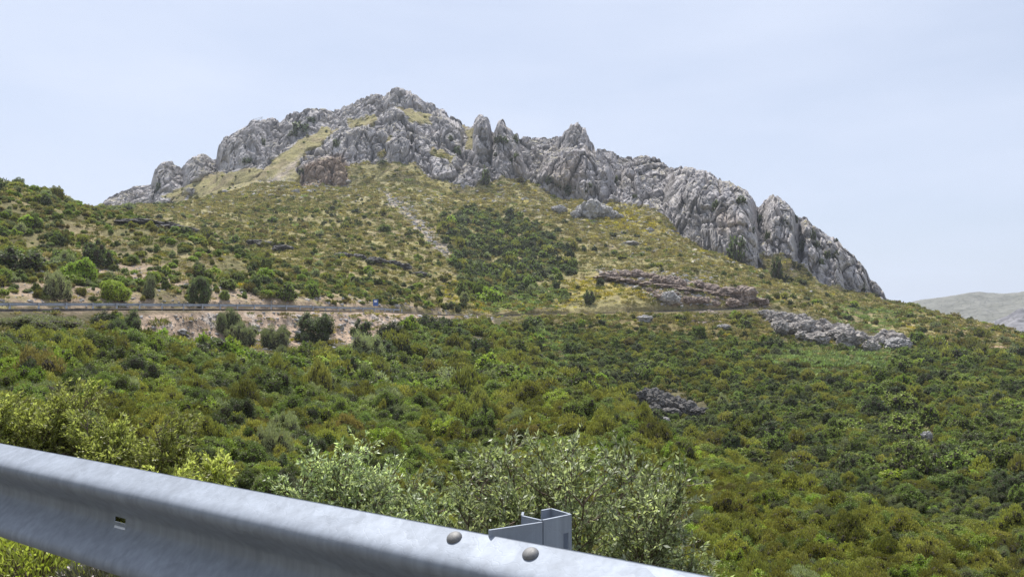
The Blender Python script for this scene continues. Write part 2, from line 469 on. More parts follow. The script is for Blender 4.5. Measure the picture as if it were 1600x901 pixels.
# near bank from the shoulder of the viewpoint's road
near_r = [0.6, 1.2, 2.0, 3.0, 4.2, 6.0, 8.5, 12.0]
for k, r in enumerate(near_r):
    x, y = r * np.sin(AZ), r * np.cos(AZ)
    rk.insert(k, np.full(NU, r)); zk.insert(k, emb(rail_s(x, y)))
NN = len(near_r)
ba = np.array(BASE, float); ca = np.array(CREST, float)
vb = smooth_u(np.interp(uu, ba[:, 0], ba[:, 1]), 8); rb = smooth_u(np.interp(uu, ba[:, 0], ba[:, 2]), 30)
vc = np.interp(uu, ca[:, 0], ca[:, 1]); rc = smooth_u(np.interp(uu, ca[:, 0], ca[:, 2]), 3)
vc = np.minimum(vc, vb - 1.0)
rk.append(rb); zk.append(rb * tan_el(AZ, vb))
rk = np.array(rk); zk = np.array(zk)
for j in range(1, len(rk)):
    rk[j] = np.maximum(rk[j], rk[j - 1] + 0.5)
seg = [3, 3, 4, 4, 6, 8, 10] + [24] + [30, 12, 10, 64, 34, 4, 12, 40, 40, 26, 36, 36, 70] # rows per segment
assert len(seg) == len(rk) - 1
q = []
for j in range(len(rk) - 1):
    t = np.arange(seg[j])[:, None] / seg[j]
    q.append(rk[j] + t * (rk[j + 1] - rk[j]))
q.append(rk[-1:]); RQ = np.concatenate(q)
ZQ = pchip_cols(rk, zk, RQ)
NLOW = RQ.shape[0]
ROAD_ROW = sum(seg[:NN + 6])            # row of the inner road edge: the mountain side starts here
# rock face rows: even in image height from the rock's foot to the skyline
NR = 215
t = (np.arange(1, NR + 1) / NR)[:, None]
VR = vb + t * (vc - vb)
r_face = rb + (rc - rb) * (0.25 * t + 0.75 * t ** 1.5)
z_face = r_face * np.vectorize(lambda a, v: tan_el(a, v))(np.broadcast_to(AZ, VR.shape), VR) if False else None
Yv = (450.5 - VR) / F; fyv = CP - Yv * SP
z_face = r_face * (SP + Yv * CP) / np.hypot(np.tan(AZ) * fyv, fyv)
# far side, falling away behind the skyline
NB = 26
tb = (np.arange(1, NB + 1) / NB)[:, None]
r_back = rc + 190 * tb ** 1.3
z_back = z_face[-1] - (110 * tb ** 1.15) * sstep(0, .12, tb) - 3 * tb
RA = np.concatenate([RQ, r_face, r_back]); ZA = np.concatenate([ZQ, z_face, z_back])
NV = RA.shape[0]
X = RA * np.sin(AZ); Y = RA * np.cos(AZ)
P = np.stack([X, Y, ZA], -1).reshape(-1, 3)
row = np.repeat(np.arange(NV), NU); colu = np.tile(np.arange(NU), NV)
rngm = RA.ravel()
U, Vp = project(P)

# ---- masks by kind of ground (where things are on the mountain)
wz = 9 * fbm(np.stack([U / 26, Vp / 26, np.zeros_like(U)], -1), 3, 5)
wz2 = 9 * fbm(np.stack([U / 26, Vp / 26, np.ones_like(U) * 7.7], -1), 3, 9)
Uw, Vw = U + wz, Vp + wz2 * .8
ROCKLOW = [(100,332),(155,331),(200,331),(240,326),(300,312),(350,290),(400,276),(430,262),(462,250),(466,292),(540,292),(548,262),(600,256),(650,258),(665,274),(700,288),(722,297),(745,290),(770,284),(790,270),(820,285),(850,297),(880,312),(920,314),(960,322),(1000,326),(1032,332),(1060,368),(1100,392),(1130,408),(1160,418),(1200,428),(1240,436),(1290,446),(1340,460),(1386,472)]
rl = np.array(ROCKLOW, float)
vlow = np.interp(Uw, rl[:, 0], rl[:, 1])
onface = row >= NLOW - 60
rock = sstep(6, -10, Vw - vlow) * (U > 110) * (U < 1392) * onface
rock[row >= NLOW + NR - 1] = 1.0 * ((U > 110) & (U < 1390))[row >= NLOW + NR - 1]
GRASS = [[(392,276),(440,238),(505,196),(528,192),(532,203),(490,240),(462,262),(410,292)],
         [(618,160),(655,172),(702,186),(690,197),(640,188)],
         [(722,194),(742,200),(742,235),(728,232)],
         [(1186,392),(1240,408),(1300,438),(1370,470),(1290,462),(1200,430)],
         [(545,262),(590,250),(660,262),(650,285),(550,295)],
         [(250,305),(330,268),(400,262),(440,240),(400,285),(300,318)],
         [(590,205),(612,215),(605,250),(592,240)], [(675,225),(710,245),(700,256),(670,240)],
         [(545,185),(585,175),(590,190),(545,205)]]
gm = np.zeros_like(U)
for g in GRASS:
    gm = np.maximum(gm, poly_mask(Uw, Vw, g, 7))
patch = fbm(P / np.array([16., 16., 10.]), 4, 31)
gm = np.maximum(gm * sstep(-.55, .05, patch + .15), 0)
rock = rock * (1 - gm)

# ---- rock masses that stand forward of the face: (outline in the picture, metres forward, edge softness)
MASS = [([(467,262),(500,247),(532,242),(541,262),(540,290),(500,293),(466,293)], 9, 5),
        ([(842,262),(852,240),(880,226),(915,226),(940,240),(958,262),(962,285),(948,306),(915,315),(880,312),(850,296),(838,280)], 26, 20),
        ([(876,232),(884,205),(893,192),(906,190),(918,196),(922,214),(930,238)], 16, 9),
        ([(737,250),(739,195),(746,181),(757,179),(766,188),(771,210),(772,245)], 14, 7),
        ([(766,262),(770,215),(776,192),(783,187),(795,203),(806,212),(814,232),(822,262),(818,282),(790,276)], 16, 9),
        ([(1036,330),(1040,290),(1055,266),(1075,258),(1105,264),(1130,284),(1160,293),(1178,308),(1184,335),(1186,380),(1190,415),(1150,412),(1100,388),(1065,360)], 18, 46),
        ([(1112,330),(1125,322),(1150,345),(1170,370),(1190,412),(1150,412),(1125,385)], 9, 8),
        ([(1190,345),(1196,316),(1208,305),(1224,309),(1246,334),(1250,390),(1240,412),(1205,380)], 16, 10),
        ([(1250,345),(1266,345),(1285,362),(1320,390),(1352,420),(1362,445),(1340,452),(1295,430),(1255,400)], 10, 10),
        ([(1065,360),(1080,346),(1102,352),(1115,372),(1112,388),(1085,380)], 7, 6),
        ([(971,270),(978,265),(996,267),(1002,300),(985,304),(970,296)], 9, 5),
        ([(336,255),(338,225),(350,210),(392,187),(430,186),(420,215),(400,245),(372,262)], 12, 10),
        ([(237,288),(238,262),(250,250),(266,250),(272,270),(270,288)], 9, 6),
        ([(284,292),(286,255),(300,242),(320,242),(332,262),(310,285)], 9, 8),
        ([(598,165),(606,140),(618,135),(640,141),(668,160),(660,172),(620,165)], 8, 8),
        ([(668,185),(685,168),(705,184),(722,200),(722,235),(700,228)], 8, 7),
        ([(510,225),(535,205),(575,195),(610,205),(600,235),(560,245),(520,240)], 6, 8),
        ([(440,210),(470,185),(505,172),(520,176),(490,195),(458,216)], 5, 6),
        ([(600,225),(625,212),(650,225),(648,248),(610,250)], 6, 7)]
push = np.zeros_like(U)
for poly, dep, soft in MASS:
    sel = (U > min(p[0] for p in poly) - 5) & (U < max(p[0] for p in poly) + 5) & (row >= NLOW - 50) & (row < NLOW + NR + 4)
    us, vs = U[sel] + wz[sel] * .35, Vp[sel] + wz2[sel] * .35
    sd = poly_sd(us, vs, poly)
    # foot of the mass in every column, and how far away the slope is there: the face rises nearly upright from it
    ug = np.arange(min(p[0] for p in poly) - 12, max(p[0] for p in poly) + 13, 2.0)
    vg = np.arange(130, 480, 2.0)
    UG, VG = np.meshgrid(ug, vg)
    ing = poly_sd(UG.ravel(), VG.ravel(), poly).reshape(UG.shape) > 0
    vbot = np.where(ing.any(0), np.where(ing, VG, -1).max(0), np.nan)
    ok = ~np.isnan(vbot)
    vbot = np.interp(ug, ug[ok], vbot[ok])
    vbu = np.interp(U[sel], ug, vbot)
    cb, cc, rbb, rcc = np.interp(U[sel], uu, vb), np.interp(U[sel], uu, vc), np.interp(U[sel], uu, rb), np.interp(U[sel], uu, rc)
    tt = np.clip((cb - vbu) / np.maximum(cb - cc, 1), 0, 1)
    rbot = rbb + (rcc - rbb) * (.25 * tt + .75 * tt ** 1.5)
    lean = np.clip((rngm[sel] - rbot), 0, 90)
    x = np.clip(sd / soft, 0, 1)
    edge = np.sqrt(1 - (1 - x) ** 2)
    push[sel] = np.maximum(push[sel], (lean * .6 + dep * .25) * edge)
    rock[sel] = np.maximum(rock[sel], sstep(-1, 2, sd))
rad = np.stack([np.sin(AZ)[colu], np.cos(AZ)[colu], np.zeros(len(U))], -1)
# keep the picture position while moving towards the viewpoint
P = P * (1 - push / np.maximum(rngm, 1))[:, None]

# ---- limestone relief: pillars, blocks and clefts
ri = np.where(rock > 0.02)[0]
Q = P[ri]
wr = np.stack([fbm(Q / 22., 3, 41), fbm(Q / 22., 3, 42), fbm(Q / 22., 3, 43)], -1)
# along the face, into the face, and up: clefts and pillars run up the face
Qs = np.stack([np.repeat(0, len(Q)) + np.arctan2(Q[:, 0], Q[:, 1]) * 520., np.hypot(Q[:, 0], Q[:, 1]) * .30, Q[:, 2]], -1)
Qw = Qs + wr * np.array([7., 5., 9.])
f1, f2, cid, tl = worley(Qw / np.array([12., 12., 32.]), 3, True)
d1 = tl * 4.2 + (cid - .5) * 5.0 - 4.0 * sstep(.13, .0, f2 - f1)
f1, f2, cid2, tl = worley((Qw + 3) / np.array([5., 5., 13.]), 13, True)
d2 = tl * 2.4 + (cid2 - .5) * 2.6 - 2.4 * sstep(.14, .0, f2 - f1)
f1, f2, cid3, tl = worley((Qw + 9) / np.array([2.1, 2.1, 4.4]), 23, True)
d3 = tl * 1.0 + (cid3 - .5) * 1.0 - 1.0 * sstep(.2, .0, f2 - f1)
rid = 1 - np.abs(fbm(Q / np.array([9., 9., 16.]), 4, 87))
d4 = fbm(Q / 1.7, 2, 77) * .4 + (rid - .8) * 2.2 + fbm(Qw / np.array([17., 17., 75.]), 2, 88) * 4.5 - sstep(.30, .0, np.abs(fbm(Qw / np.array([5.5, 5.5, 48.]), 2, 89))) * 1.9
wob = np.zeros(len(P))
calm = 1 - .25 * np.clip(push[ri] / 8., 0, 1)
wob[ri] = (d1 * (.6 + .4 * calm) + d2 * calm + d3 * .9 * calm + d4) * rock[ri]
inface = sstep(NLOW - 55, NLOW - 20, row)
near_crest = ((row >= NLOW + NR - 14) & (row < NLOW + NR + 6))
P = P - rad * (wob * 0.75 * inface)[:, None]
P[:, 2] += wob * inface * np.where(row >= NLOW + NR - 3, 0.17, 0.34)
# ---- gentle unevenness elsewhere
soft = 1 - rock
P[:, 2] += soft * fbm(P / np.array([14., 14., 14.]), 4, 61) * np.clip(rngm / 160, 0.03, 2.2) * (row < NLOW + NR - 2) * np.where((row > ROAD_ROW - 14) & (row < ROAD_ROW + 4), .1, 1)
P[:, 2] += soft * fbm(P / 3.1, 3, 62) * np.clip(rngm / 300, 0.03, .9) * (row < NLOW + NR - 2) * np.where((row > ROAD_ROW - 14) & (row < ROAD_ROW + 4), .1, 1)
ROADZ = None
U, Vp = project(P)

# ---- normals
G = P.reshape(NV, NU, 3)
def grid_normals(G):
    du = np.gradient(G, axis=1); dv = np.gradient(G, axis=0)
    n = np.cross(du, dv); n /= np.linalg.norm(n, axis=2)[..., None] + 1e-9
    return n
NRM = grid_normals(G).reshape(-1, 3)
if np.median(NRM[:, 2]) < 0: NRM = -NRM

# ---- albedo of the ground by kind
def C(*c): return np.array(c, float)
def paint(col, mask, c): return col + (np.asarray(c) - col) * mask[:, None]
k1 = fbm(P / 9., 4, 101); k2 = fbm(P / 30., 4, 102); k3 = fbm(P / 3., 3, 103)
base = np.tile(C(.10, .09, .045), (len(P), 1))  # dark olive-brown soil below the road, with the scrub's shade filled into its colour
above = sstep(ROAD_ROW, ROAD_ROW + 6, row)
slope_grass = C(.265, .235, .105)
base = paint(base, above, slope_grass)
base = paint(base, above * sstep(.0, .4, k1) * .7, C(.28, .225, .13))
base = paint(base, above * sstep(-.05, -.45, k2) * .6, C(.19, .165, .075))
# grassy yellow apron beneath the rocks
apron = poly_mask(Uw, Vw, [(270,330),(420,280),(560,290),(720,312),(800,285),(880,318),(1000,325),(1060,375),(1180,425),(1300,465),(1200,450),(1050,410),(980,385),(880,350),(760,325),(620,312),(450,310),(330,335)], 14)
base = paint(base, apron * .8, C(.335, .305, .135))
base = paint(base, apron * sstep(.05, .35, k3) * .8, C(.36, .32, .26))
base = paint(base, apron * sstep(.15, .4, k1) * .7, C(.36, .30, .085))
yel = np.maximum.reduce([poly_mask(Uw, Vw, p, 8) for p in ([(890,318),(960,335),(1040,345),(1050,365),(960,358),(880,335)], [(800,300),(850,315),(880,322),(870,335),(800,318)], [(705,432),(735,462),(768,490),(745,490),(712,480),(690,455)], [(880,440),(930,432),(1010,452),(1010,470),(940,466),(875,466)], [(270,325),(330,312),(380,305),(340,325)], [(655,275),(730,310),(800,322),(790,332),(700,315)])])
base = paint(base, yel * sstep(-.25, .25, k3) * .7, C(.39, .32, .075))
pink = C(.43, .325, .24)
scree = np.maximum.reduce([poly_mask(Uw, Vw, p, 6) for p in ([(598,300),(618,305),(652,334),(692,380),(712,410),(692,396),(648,350),(612,322)], [(362,306),(405,290),(445,262),(472,244),(464,262),(430,286),(395,304)], [(690,378),(704,382),(716,410),(690,400)])])
base = paint(base, scree * sstep(-.5, .1, k3) * .85, C(.43, .36, .30))
soil = np.maximum.reduce([poly_mask(Uw, Vp + wz2 * .3, p, 5) for p in ([(200,491),(400,487),(560,487),(650,489),(700,499),(640,505),(600,515),(560,540),(500,520),(470,545),(425,532),(350,545),(300,524),(225,528)], [(640,492),(770,493),(774,503),(700,516),(650,510)])])
base = paint(base, soil, pink)
base = paint(base, soil * sstep(.1, .35, k3), C(.52, .45, .39))
base = paint(base, soil * sstep(-.1, -.4, k1) * .6, C(.26, .19, .13))
lefts = poly_mask(Uw, Vw, [(-60,380),(80,395),(200,405),(330,440),(480,455),(700,478),(700,488),(-60,486)], 12)
base = paint(base, lefts * sstep(-.3, .15, k1 + .5 * k3) * .8, C(.36, .27, .20))
leftup = poly_mask(Uw, Vw, [(-60,230),(180,322),(420,410),(330,440),(80,395),(-60,380)], 12)
base = paint(base, leftup * (1 - sstep(.0, .3, k1)) * .6, C(.13, .12, .05))
cut = np.maximum.reduce([poly_mask(Uw, Vw, p, 5) for p in ([(930,422),(1040,425),(1130,445),(1200,472),(1180,484),(1030,474),(1000,460)], )])
base = paint(base, cut * sstep(-.4, .1, k3) * .85, C(.40, .28, .20))
rightpink = poly_mask(Uw, Vw, [(1480,508),(1620,525),(1620,575),(1540,548),(1470,528)], 10)
base = paint(base, rightpink * sstep(-.2, .2, k1), C(.34, .25, .16))
drygrass = np.maximum.reduce([poly_mask(Uw, Vw, p, 10) for p in ([(800,492),(1010,486),(1190,500),(1220,545),(1000,525),(860,512)], [(1210,535),(1400,550),(1440,540),(1390,570),(1240,560)])])
base = paint(base, drygrass * .8, C(.22, .18, .08))
ROCKC = C(1.0, .985, .985)
rk_col = np.tile(C(.385, .365, .362), (len(P), 1))
rk_col *= (1 + .42 * fbm(P / np.array([7., 7., 26.]), 4, 111))[:, None]
redcl = poly_mask(U, Vp, [(466,262),(500,246),(534,241),(548,268),(560,292),(500,295),(466,294)], 6)
rk_col = paint(rk_col, redcl * .95, C(.30, .225, .17))
warm = np.maximum.reduce([poly_mask(U, Vp, p, 14) for p in ([(850,265),(900,240),(955,262),(950,305),(880,308)], [(1110,320),(1165,340),(1190,410),(1150,410),(1120,370)], [(770,240),(812,235),(818,275),(782,270)])])
rk_col = paint(rk_col, warm * .5 * sstep(-.3, .3, k2), C(.35, .285, .235))
flat = sstep(.72, .9, NRM[:, 2]) * sstep(-.1, .25, k1) * rock
rk_col = paint(rk_col, flat * .8, C(.26, .23, .11))
rockw = sstep(.35, .6, rock + .25 * k3)
stones = sstep(.28, .42, fbm(P / 1.9, 2, 121)) * apron * .8
GC = base + (rk_col - base) * rockw[:, None]
GC = paint(GC, stones * (1 - rockw), C(.40, .385, .375))
GC = np.clip(GC, .01, .8)

# ---- two meshes that share their edge: the valley below the road, the mountain above it
MAT_GROUND = mat_ground("ground")
def grid_mesh(name, r0, r1):
    sub = G[r0:r1 + 1].reshape(-1, 3); n = r1 - r0 + 1
    i = np.arange(n - 1)[:, None] * NU + np.arange(NU - 1)[None]
    f = np.stack([i, i + 1, i + NU + 1, i + NU], -1).reshape(-1, 4)
    me = mesh_np(name, sub, f, MAT_GROUND, r0 == 0)
    a = me.color_attributes.new("ground", 'FLOAT_COLOR', 'POINT')
    sl_ = slice(r0 * NU, (r1 + 1) * NU)
    a.data.foreach_set("color", np.concatenate([GC[sl_], np.ones((sub.shape[0], 1))], 1).astype(np.float32).ravel())
    b = me.attributes.new("rockiness", 'FLOAT', 'POINT')
    b.data.foreach_set("value", rockw[sl_].astype(np.float32))
    return tag(link(name, me), kind='structure')
tag(grid_mesh("valley_ground", 0, ROAD_ROW), "scrub covered valley side between the guardrail and the far stretch of road", "valley")
tag(grid_mesh("mountain", ROAD_ROW, NV - 1), "grey limestone mountain with jagged skyline above green and yellow slopes", "mountain")

# a broad ground sheet out to the horizon, well below everything
me = mesh_np("plain_ground", np.array([(-3900, -3900, -60), (3900, -3900, -60), (3900, 3900, -60), (-3900, 3900, -60)], float), np.array([[0, 1, 2, 3]]), mat_plain("plain earth", (.16, .15, .08), .9, .3, .004))
tag(link("ground", me), "low ground beyond the valley", "ground", kind='structure')

# ---- lookups on the ground
FI = (np.arange(NV - 1)[:, None] * NU + np.arange(NU - 1)[None]).ravel()
P00, P10, P11, P01 = P[FI], P[FI + 1], P[FI + NU + 1], P[FI + NU]
FAREA = np.linalg.norm(np.cross(P11 - P00, P01 - P10), axis=1) * .5
FC = (P00 + P11) * .5
FU, FV = project(FC)
FR = np.hypot(FC[:, 0], FC[:, 1])
FROW = FI // NU
# visibility from the viewpoint along each column (ground only)
el = (P[:, 2] / np.maximum(rngm, .1)).reshape(NV, NU)
VIS = el >= np.maximum.accumulate(el, axis=0) - 0.004
FVIS = VIS.ravel()[FI]

def scatter(n, dens):
    """n random points on the ground with chance by area x dens"""
    w = FAREA * dens
    if w.sum() <= 0: return np.zeros((0, 3)), np.zeros(0, int)
    k = rng.choice(len(FI), n, p=w / w.sum())
    a, b = rng.random((2, n, 1))
    p = P00[k] * (1 - a) * (1 - b) + P10[k] * a * (1 - b) + P11[k] * a * b + P01[k] * (1 - a) * b
    return p, k

def at(u, v):
    """ground point seen at a pixel of the photograph"""
    vis = VIS.ravel()
    sel = np.where((np.abs(U - u) < 6) & (np.abs(Vp - v) < 9) & vis)[0]
    if not len(sel):
        sel = np.where((np.abs(U - u) < 14) & (np.abs(Vp - v) < 40))[0]
    d = np.hypot(U[sel] - u, Vp[sel] - v)
    return P[sel[np.argmin(d + rngm[sel] * .002)]].copy()

def px(p, w):
    """metres that w photograph pixels span at a point"""
    return w * (p[1] * CP + p[2] * SP) / F

# ------------------------------------------------------------------ shrubs
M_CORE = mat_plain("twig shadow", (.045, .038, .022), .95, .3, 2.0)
SPEC = {  # kind: (leaf colour, underside, style, height/width, leaf length and width (crown radius 1), lobes)
 'bright_bush':  ((.245, .285, .040), (.21, .27, .07), 'round', .95, .13, .085, 9),
 'dark_bush':    ((.080, .100, .038), (.09, .11, .055), 'round', 1.05, .11, .06, 8),
 'grey_bush':    ((.245, .265, .150), (.24, .25, .18), 'up', .95, .15, .045, 9),
 'heather_bush': ((.262, .242, .066), (.18, .18, .07), 'up', 1.0, .17, .06, 11),
 'mastic_bush':  ((.165, .202, .044), (.15, .18, .07), 'round', .95, .12, .07, 10),
 'russet_bush':  ((.225, .175, .075), (.19, .15, .08), 'up', .85, .16, .06, 10),
}
LEAF = {k: mat_leaf(k.replace('_', ' ') + " leaves", s[0], s[1]) for k, s in SPEC.items()}

ICO_V, ICO_F = None, None
def ico(sub=2):
    t = (1 + 5 ** .5) / 2
    V = [(-1, t, 0), (1, t, 0), (-1, -t, 0), (1, -t, 0), (0, -1, t), (0, 1, t), (0, -1, -t), (0, 1, -t), (t, 0, -1), (t, 0, 1), (-t, 0, -1), (-t, 0, 1)]
    Fc = [(0, 11, 5), (0, 5, 1), (0, 1, 7), (0, 7, 10), (0, 10, 11), (1, 5, 9), (5, 11, 4), (11, 10, 2), (10, 7, 6), (7, 1, 8), (3, 9, 4), (3, 4, 2), (3, 2, 6), (3, 6, 8), (3, 8, 9), (4, 9, 5), (2, 4, 11), (6, 2, 10), (8, 6, 7), (9, 8, 1)]
    V = [np.array(v) / np.linalg.norm(v) for v in V]
    for _ in range(sub):
        cache, nf = {}, []
        def mid(a, b):
            k = (min(a, b), max(a, b))
            if k not in cache:
                m = V[a] + V[b]; V.append(m / np.linalg.norm(m)); cache[k] = len(V) - 1
            return cache[k]
        for a, b, c in Fc:
            x, y, z = mid(a, b), mid(b, c), mid(c, a)
            nf += [(a, x, z), (b, y, x), (c, z, y), (x, y, z)]
        Fc = nf
    return np.array(V), np.array(Fc)
ICO1, ICO2, ICO4 = ico(1), ico(2), ico(4)

def unit(a): return a / (np.linalg.norm(a, axis=-1, keepdims=True) + 1e-9)

def leaf_quads(pos, along, normal, ln, wd):
    """one diamond-shaped leaf per point"""
    side = unit(np.cross(along, normal))
    ln = ln[:, None]; wd = wd[:, None]
    V = np.stack([pos, pos + along * ln * .45 + side * wd * .5, pos + along * ln, pos + along * ln * .45 - side * wd * .5], 1).reshape(-1, 3)
    f = np.arange(len(V)).reshape(-1, 4)
    return V, f

def bush_mesh(kind, n, seed, big=1.0):
    top, under, style, hw, ll, lw, nl = SPEC[kind]
    g = np.random.default_rng(seed)
    # crown of overlapping lobes on a dome
    nl = nl * 2 + 4
    a = g.random(nl) * 2 * np.pi; rr = np.sqrt(g.random(nl)) * .86
    lr = g.uniform(.15, .33, nl)
    top_h = hw * 1.15 * np.sqrt(np.clip(1 - (rr / 1.12) ** 2, .08, 1)) * g.uniform(.58, 1.22, nl)
    sk = g.uniform(.72, 1.3, 2)
    lc = np.stack([rr * np.cos(a) * sk[0], rr * np.sin(a) * sk[1], np.maximum(top_h - lr * .9, lr * .5)], -1)
    low = max(4, nl // 3)
    a2 = np.arange(low) * 2 * np.pi / low + g.random() * 6
    lc = np.concatenate([lc, np.stack([.62 * np.cos(a2) * sk[0], .62 * np.sin(a2) * sk[1], np.full(low, .26)], -1) * g.uniform(.7, 1.2, (low, 1))])
    lr = np.concatenate([lr, g.uniform(.22, .38, low)])
    k = g.choice(len(lr), n * 2, p=lr ** 2 / (lr ** 2).sum())
    d = unit(g.normal(size=(n * 2, 3)) + np.array([0, 0, .35]))
    sh = .70 + .42 * g.random(n * 2) ** 1.3
    zst = 1.45 if style == 'up' else 1.1
    pos = lc[k] + d * np.array([1, 1, zst]) * (lr[k] * sh)[:, None]
    dist = np.linalg.norm(pos[:, None] - lc[None], axis=2) / lr[None]
    dist[np.arange(n * 2), k] = 9
    keep = (dist.min(1) > .78) & (pos[:, 2] > .02)
    pos, d = pos[keep][:n], d[keep][:n]; m = len(pos)
    if style == 'up':
        along = unit(d * .55 + np.array([0, 0, .9]) + g.normal(size=(m, 3)) * .35)
    else:
        along = unit(d * .5 + g.normal(size=(m, 3)) * .7)
    nor = unit(d + np.array([0, 0, .5]) + g.normal(size=(m, 3)) * .42)
    s = g.uniform(.7, 1.35, m) * big
    V, f = leaf_quads(pos, along, nor, ll * s, lw * s * 1.25)
    vs, fs = [V], [f]
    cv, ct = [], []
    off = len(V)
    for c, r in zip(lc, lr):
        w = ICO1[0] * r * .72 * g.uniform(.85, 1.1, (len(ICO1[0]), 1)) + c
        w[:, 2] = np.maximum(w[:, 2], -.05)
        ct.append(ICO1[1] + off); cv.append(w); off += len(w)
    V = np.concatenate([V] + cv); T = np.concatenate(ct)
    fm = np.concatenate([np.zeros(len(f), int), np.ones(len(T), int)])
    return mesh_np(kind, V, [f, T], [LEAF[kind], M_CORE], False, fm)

KINDS = sorted(SPEC)                       # alphabetical, as the collection lists them
NVAR = 5
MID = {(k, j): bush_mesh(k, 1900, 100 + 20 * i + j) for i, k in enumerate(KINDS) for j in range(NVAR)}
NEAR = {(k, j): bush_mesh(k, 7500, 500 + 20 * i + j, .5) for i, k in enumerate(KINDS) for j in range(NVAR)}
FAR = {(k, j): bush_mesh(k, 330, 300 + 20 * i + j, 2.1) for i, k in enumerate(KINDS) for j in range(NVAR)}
def proto_collection(name, meshes):
    c = bpy.data.collections.new(name)
    for (k, j) in sorted(meshes):
        o = bpy.data.objects.new(k if j == 0 else "%s.%03d" % (k, j), meshes[(k, j)])
        c.objects.link(o)
    return c
def order_of(c):
    names = sorted(o.name for o in c.objects)
    return {n: i for i, n in enumerate(names)}, names
C_MID = proto_collection("near_shrubs", MID)
C_FAR = proto_collection("far_shrubs", FAR)
C_NEAR = proto_collection("close_shrubs", NEAR)
ORD = {}
for c, ms in ((C_MID, MID), (C_FAR, FAR), (C_NEAR, NEAR)):
    dct, names = order_of(c)
    for o in c.objects:
        key = next(kk for kk, v in ms.items() if v == o.data)
        ORD[(c.name,) + key] = dct[o.name]

def stuff(name, coll, pos, rot, scl, idx, label, cat):
    me = bpy.data.meshes.new(name)
    me.vertices.add(len(pos)); me.vertices.foreach_set("co", np.asarray(pos, np.float32).ravel())
    a = me.attributes.new("turn", 'FLOAT_VECTOR', 'POINT'); a.data.foreach_set("vector", np.asarray(rot, np.float32).ravel())
    a = me.attributes.new("size", 'FLOAT_VECTOR', 'POINT'); a.data.foreach_set("vector", np.asarray(scl, np.float32).ravel())
    a = me.attributes.new("which", 'INT', 'POINT'); a.data.foreach_set("value", np.asarray(idx, np.int32))
    o = link(name, me)
    ng = bpy.data.node_groups.new(name, 'GeometryNodeTree')
    ng.interface.new_socket("Geometry", in_out='INPUT', socket_type='NodeSocketGeometry')
    ng.interface.new_socket("Geometry", in_out='OUTPUT', socket_type='NodeSocketGeometry')
    nn = ng.nodes; L = ng.links.new
    gi, go = nn.new('NodeGroupInput'), nn.new('NodeGroupOutput')
    ip = nn.new('GeometryNodeInstanceOnPoints')
    ci = nn.new('GeometryNodeCollectionInfo'); ci.inputs['Collection'].default_value = coll
    ci.inputs['Separate Children'].default_value = True; ci.inputs['Reset Children'].default_value = True
    def attr(nm, t):
        x = nn.new('GeometryNodeInputNamedAttribute'); x.data_type = t; x.inputs['Name'].default_value = nm
        return next(s for s in x.outputs if s.enabled and s.name == 'Attribute')
    L(gi.outputs[0], ip.inputs['Points']); L(ci.outputs[0], ip.inputs['Instance'])
    ip.inputs['Pick Instance'].default_value = True
    L(attr("which", 'INT'), ip.inputs['Instance Index'])
    e = nn.new('FunctionNodeEulerToRotation'); L(attr("turn", 'FLOAT_VECTOR'), e.inputs[0]); L(e.outputs[0], ip.inputs['Rotation'])
    L(attr("size", 'FLOAT_VECTOR'), ip.inputs['Scale'])
    L(ip.outputs[0], go.inputs[0])
    md = o.modifiers.new("scatter", 'NODES'); md.node_group = ng
    return tag(o, label, cat, kind='stuff')

# ---- where each kind of shrub grows
fn1 = fbm(FC / 11., 3, 201); fn2 = fbm(FC / 28., 3, 202); fn3 = fbm(FC / 5., 2, 203)
FUw = FU + 8 * fbm(np.stack([FU / 24, FV / 24, FU * 0], -1), 3, 205); FVw = FV + 6 * fbm(np.stack([FU / 24, FV / 24, FU * 0 + 5], -1), 3, 206)
def pm(poly, soft=8): return poly_mask(FUw, FVw, poly, soft)
low = FROW < ROAD_ROW - 3
fs = rail_s(FC[:, 0], FC[:, 1])
rock_f = rockw[FI]
SOILP = pm([(180,493),(400,488),(640,489),(770,491),(772,504),(700,515),(660,522),(615,536),(575,564),(500,562),(470,576),(425,570),(350,572),(300,558),(205,556)], 4)
ROADP = ((FROW >= ROAD_ROW - 9) & (FROW <= ROAD_ROW + 3) & (FU < 1250)).astype(float)
fern = np.maximum.reduce([pm(p, 10) for p in ([(1140,548),(1220,540),(1385,552),(1390,578),(1300,592),(1190,572)], [(1290,480),(1400,490),(1390,515),(1310,502)], [(760,452),(900,450),(860,482),(775,488)], [(835,515),(880,540),(915,600),(860,585)])])
dry = np.maximum.reduce([pm(p, 10) for p in ([(800,494),(1010,486),(1190,500),(1220,545),(1000,525),(860,512)], [(1210,535),(1400,550),(1440,540),(1390,570),(1240,560)])])
ROCKS_P = pm([(1180,478),(1260,480),(1420,525),(1425,552),(1360,552),(1260,532),(1190,512)], 6)
DARKROCK_P = pm([(995,605),(1060,612),(1110,632),(1108,650),(1060,650),(1005,638)], 6)

FARS = pm([(815,512),(850,545),(905,603),(1010,684),(1200,748),(1400,832),(1560,908),(2000,1000),(2000,600),(1620,560),(1420,552),(1200,508),(1000,496)], 7) * (FR > 66)
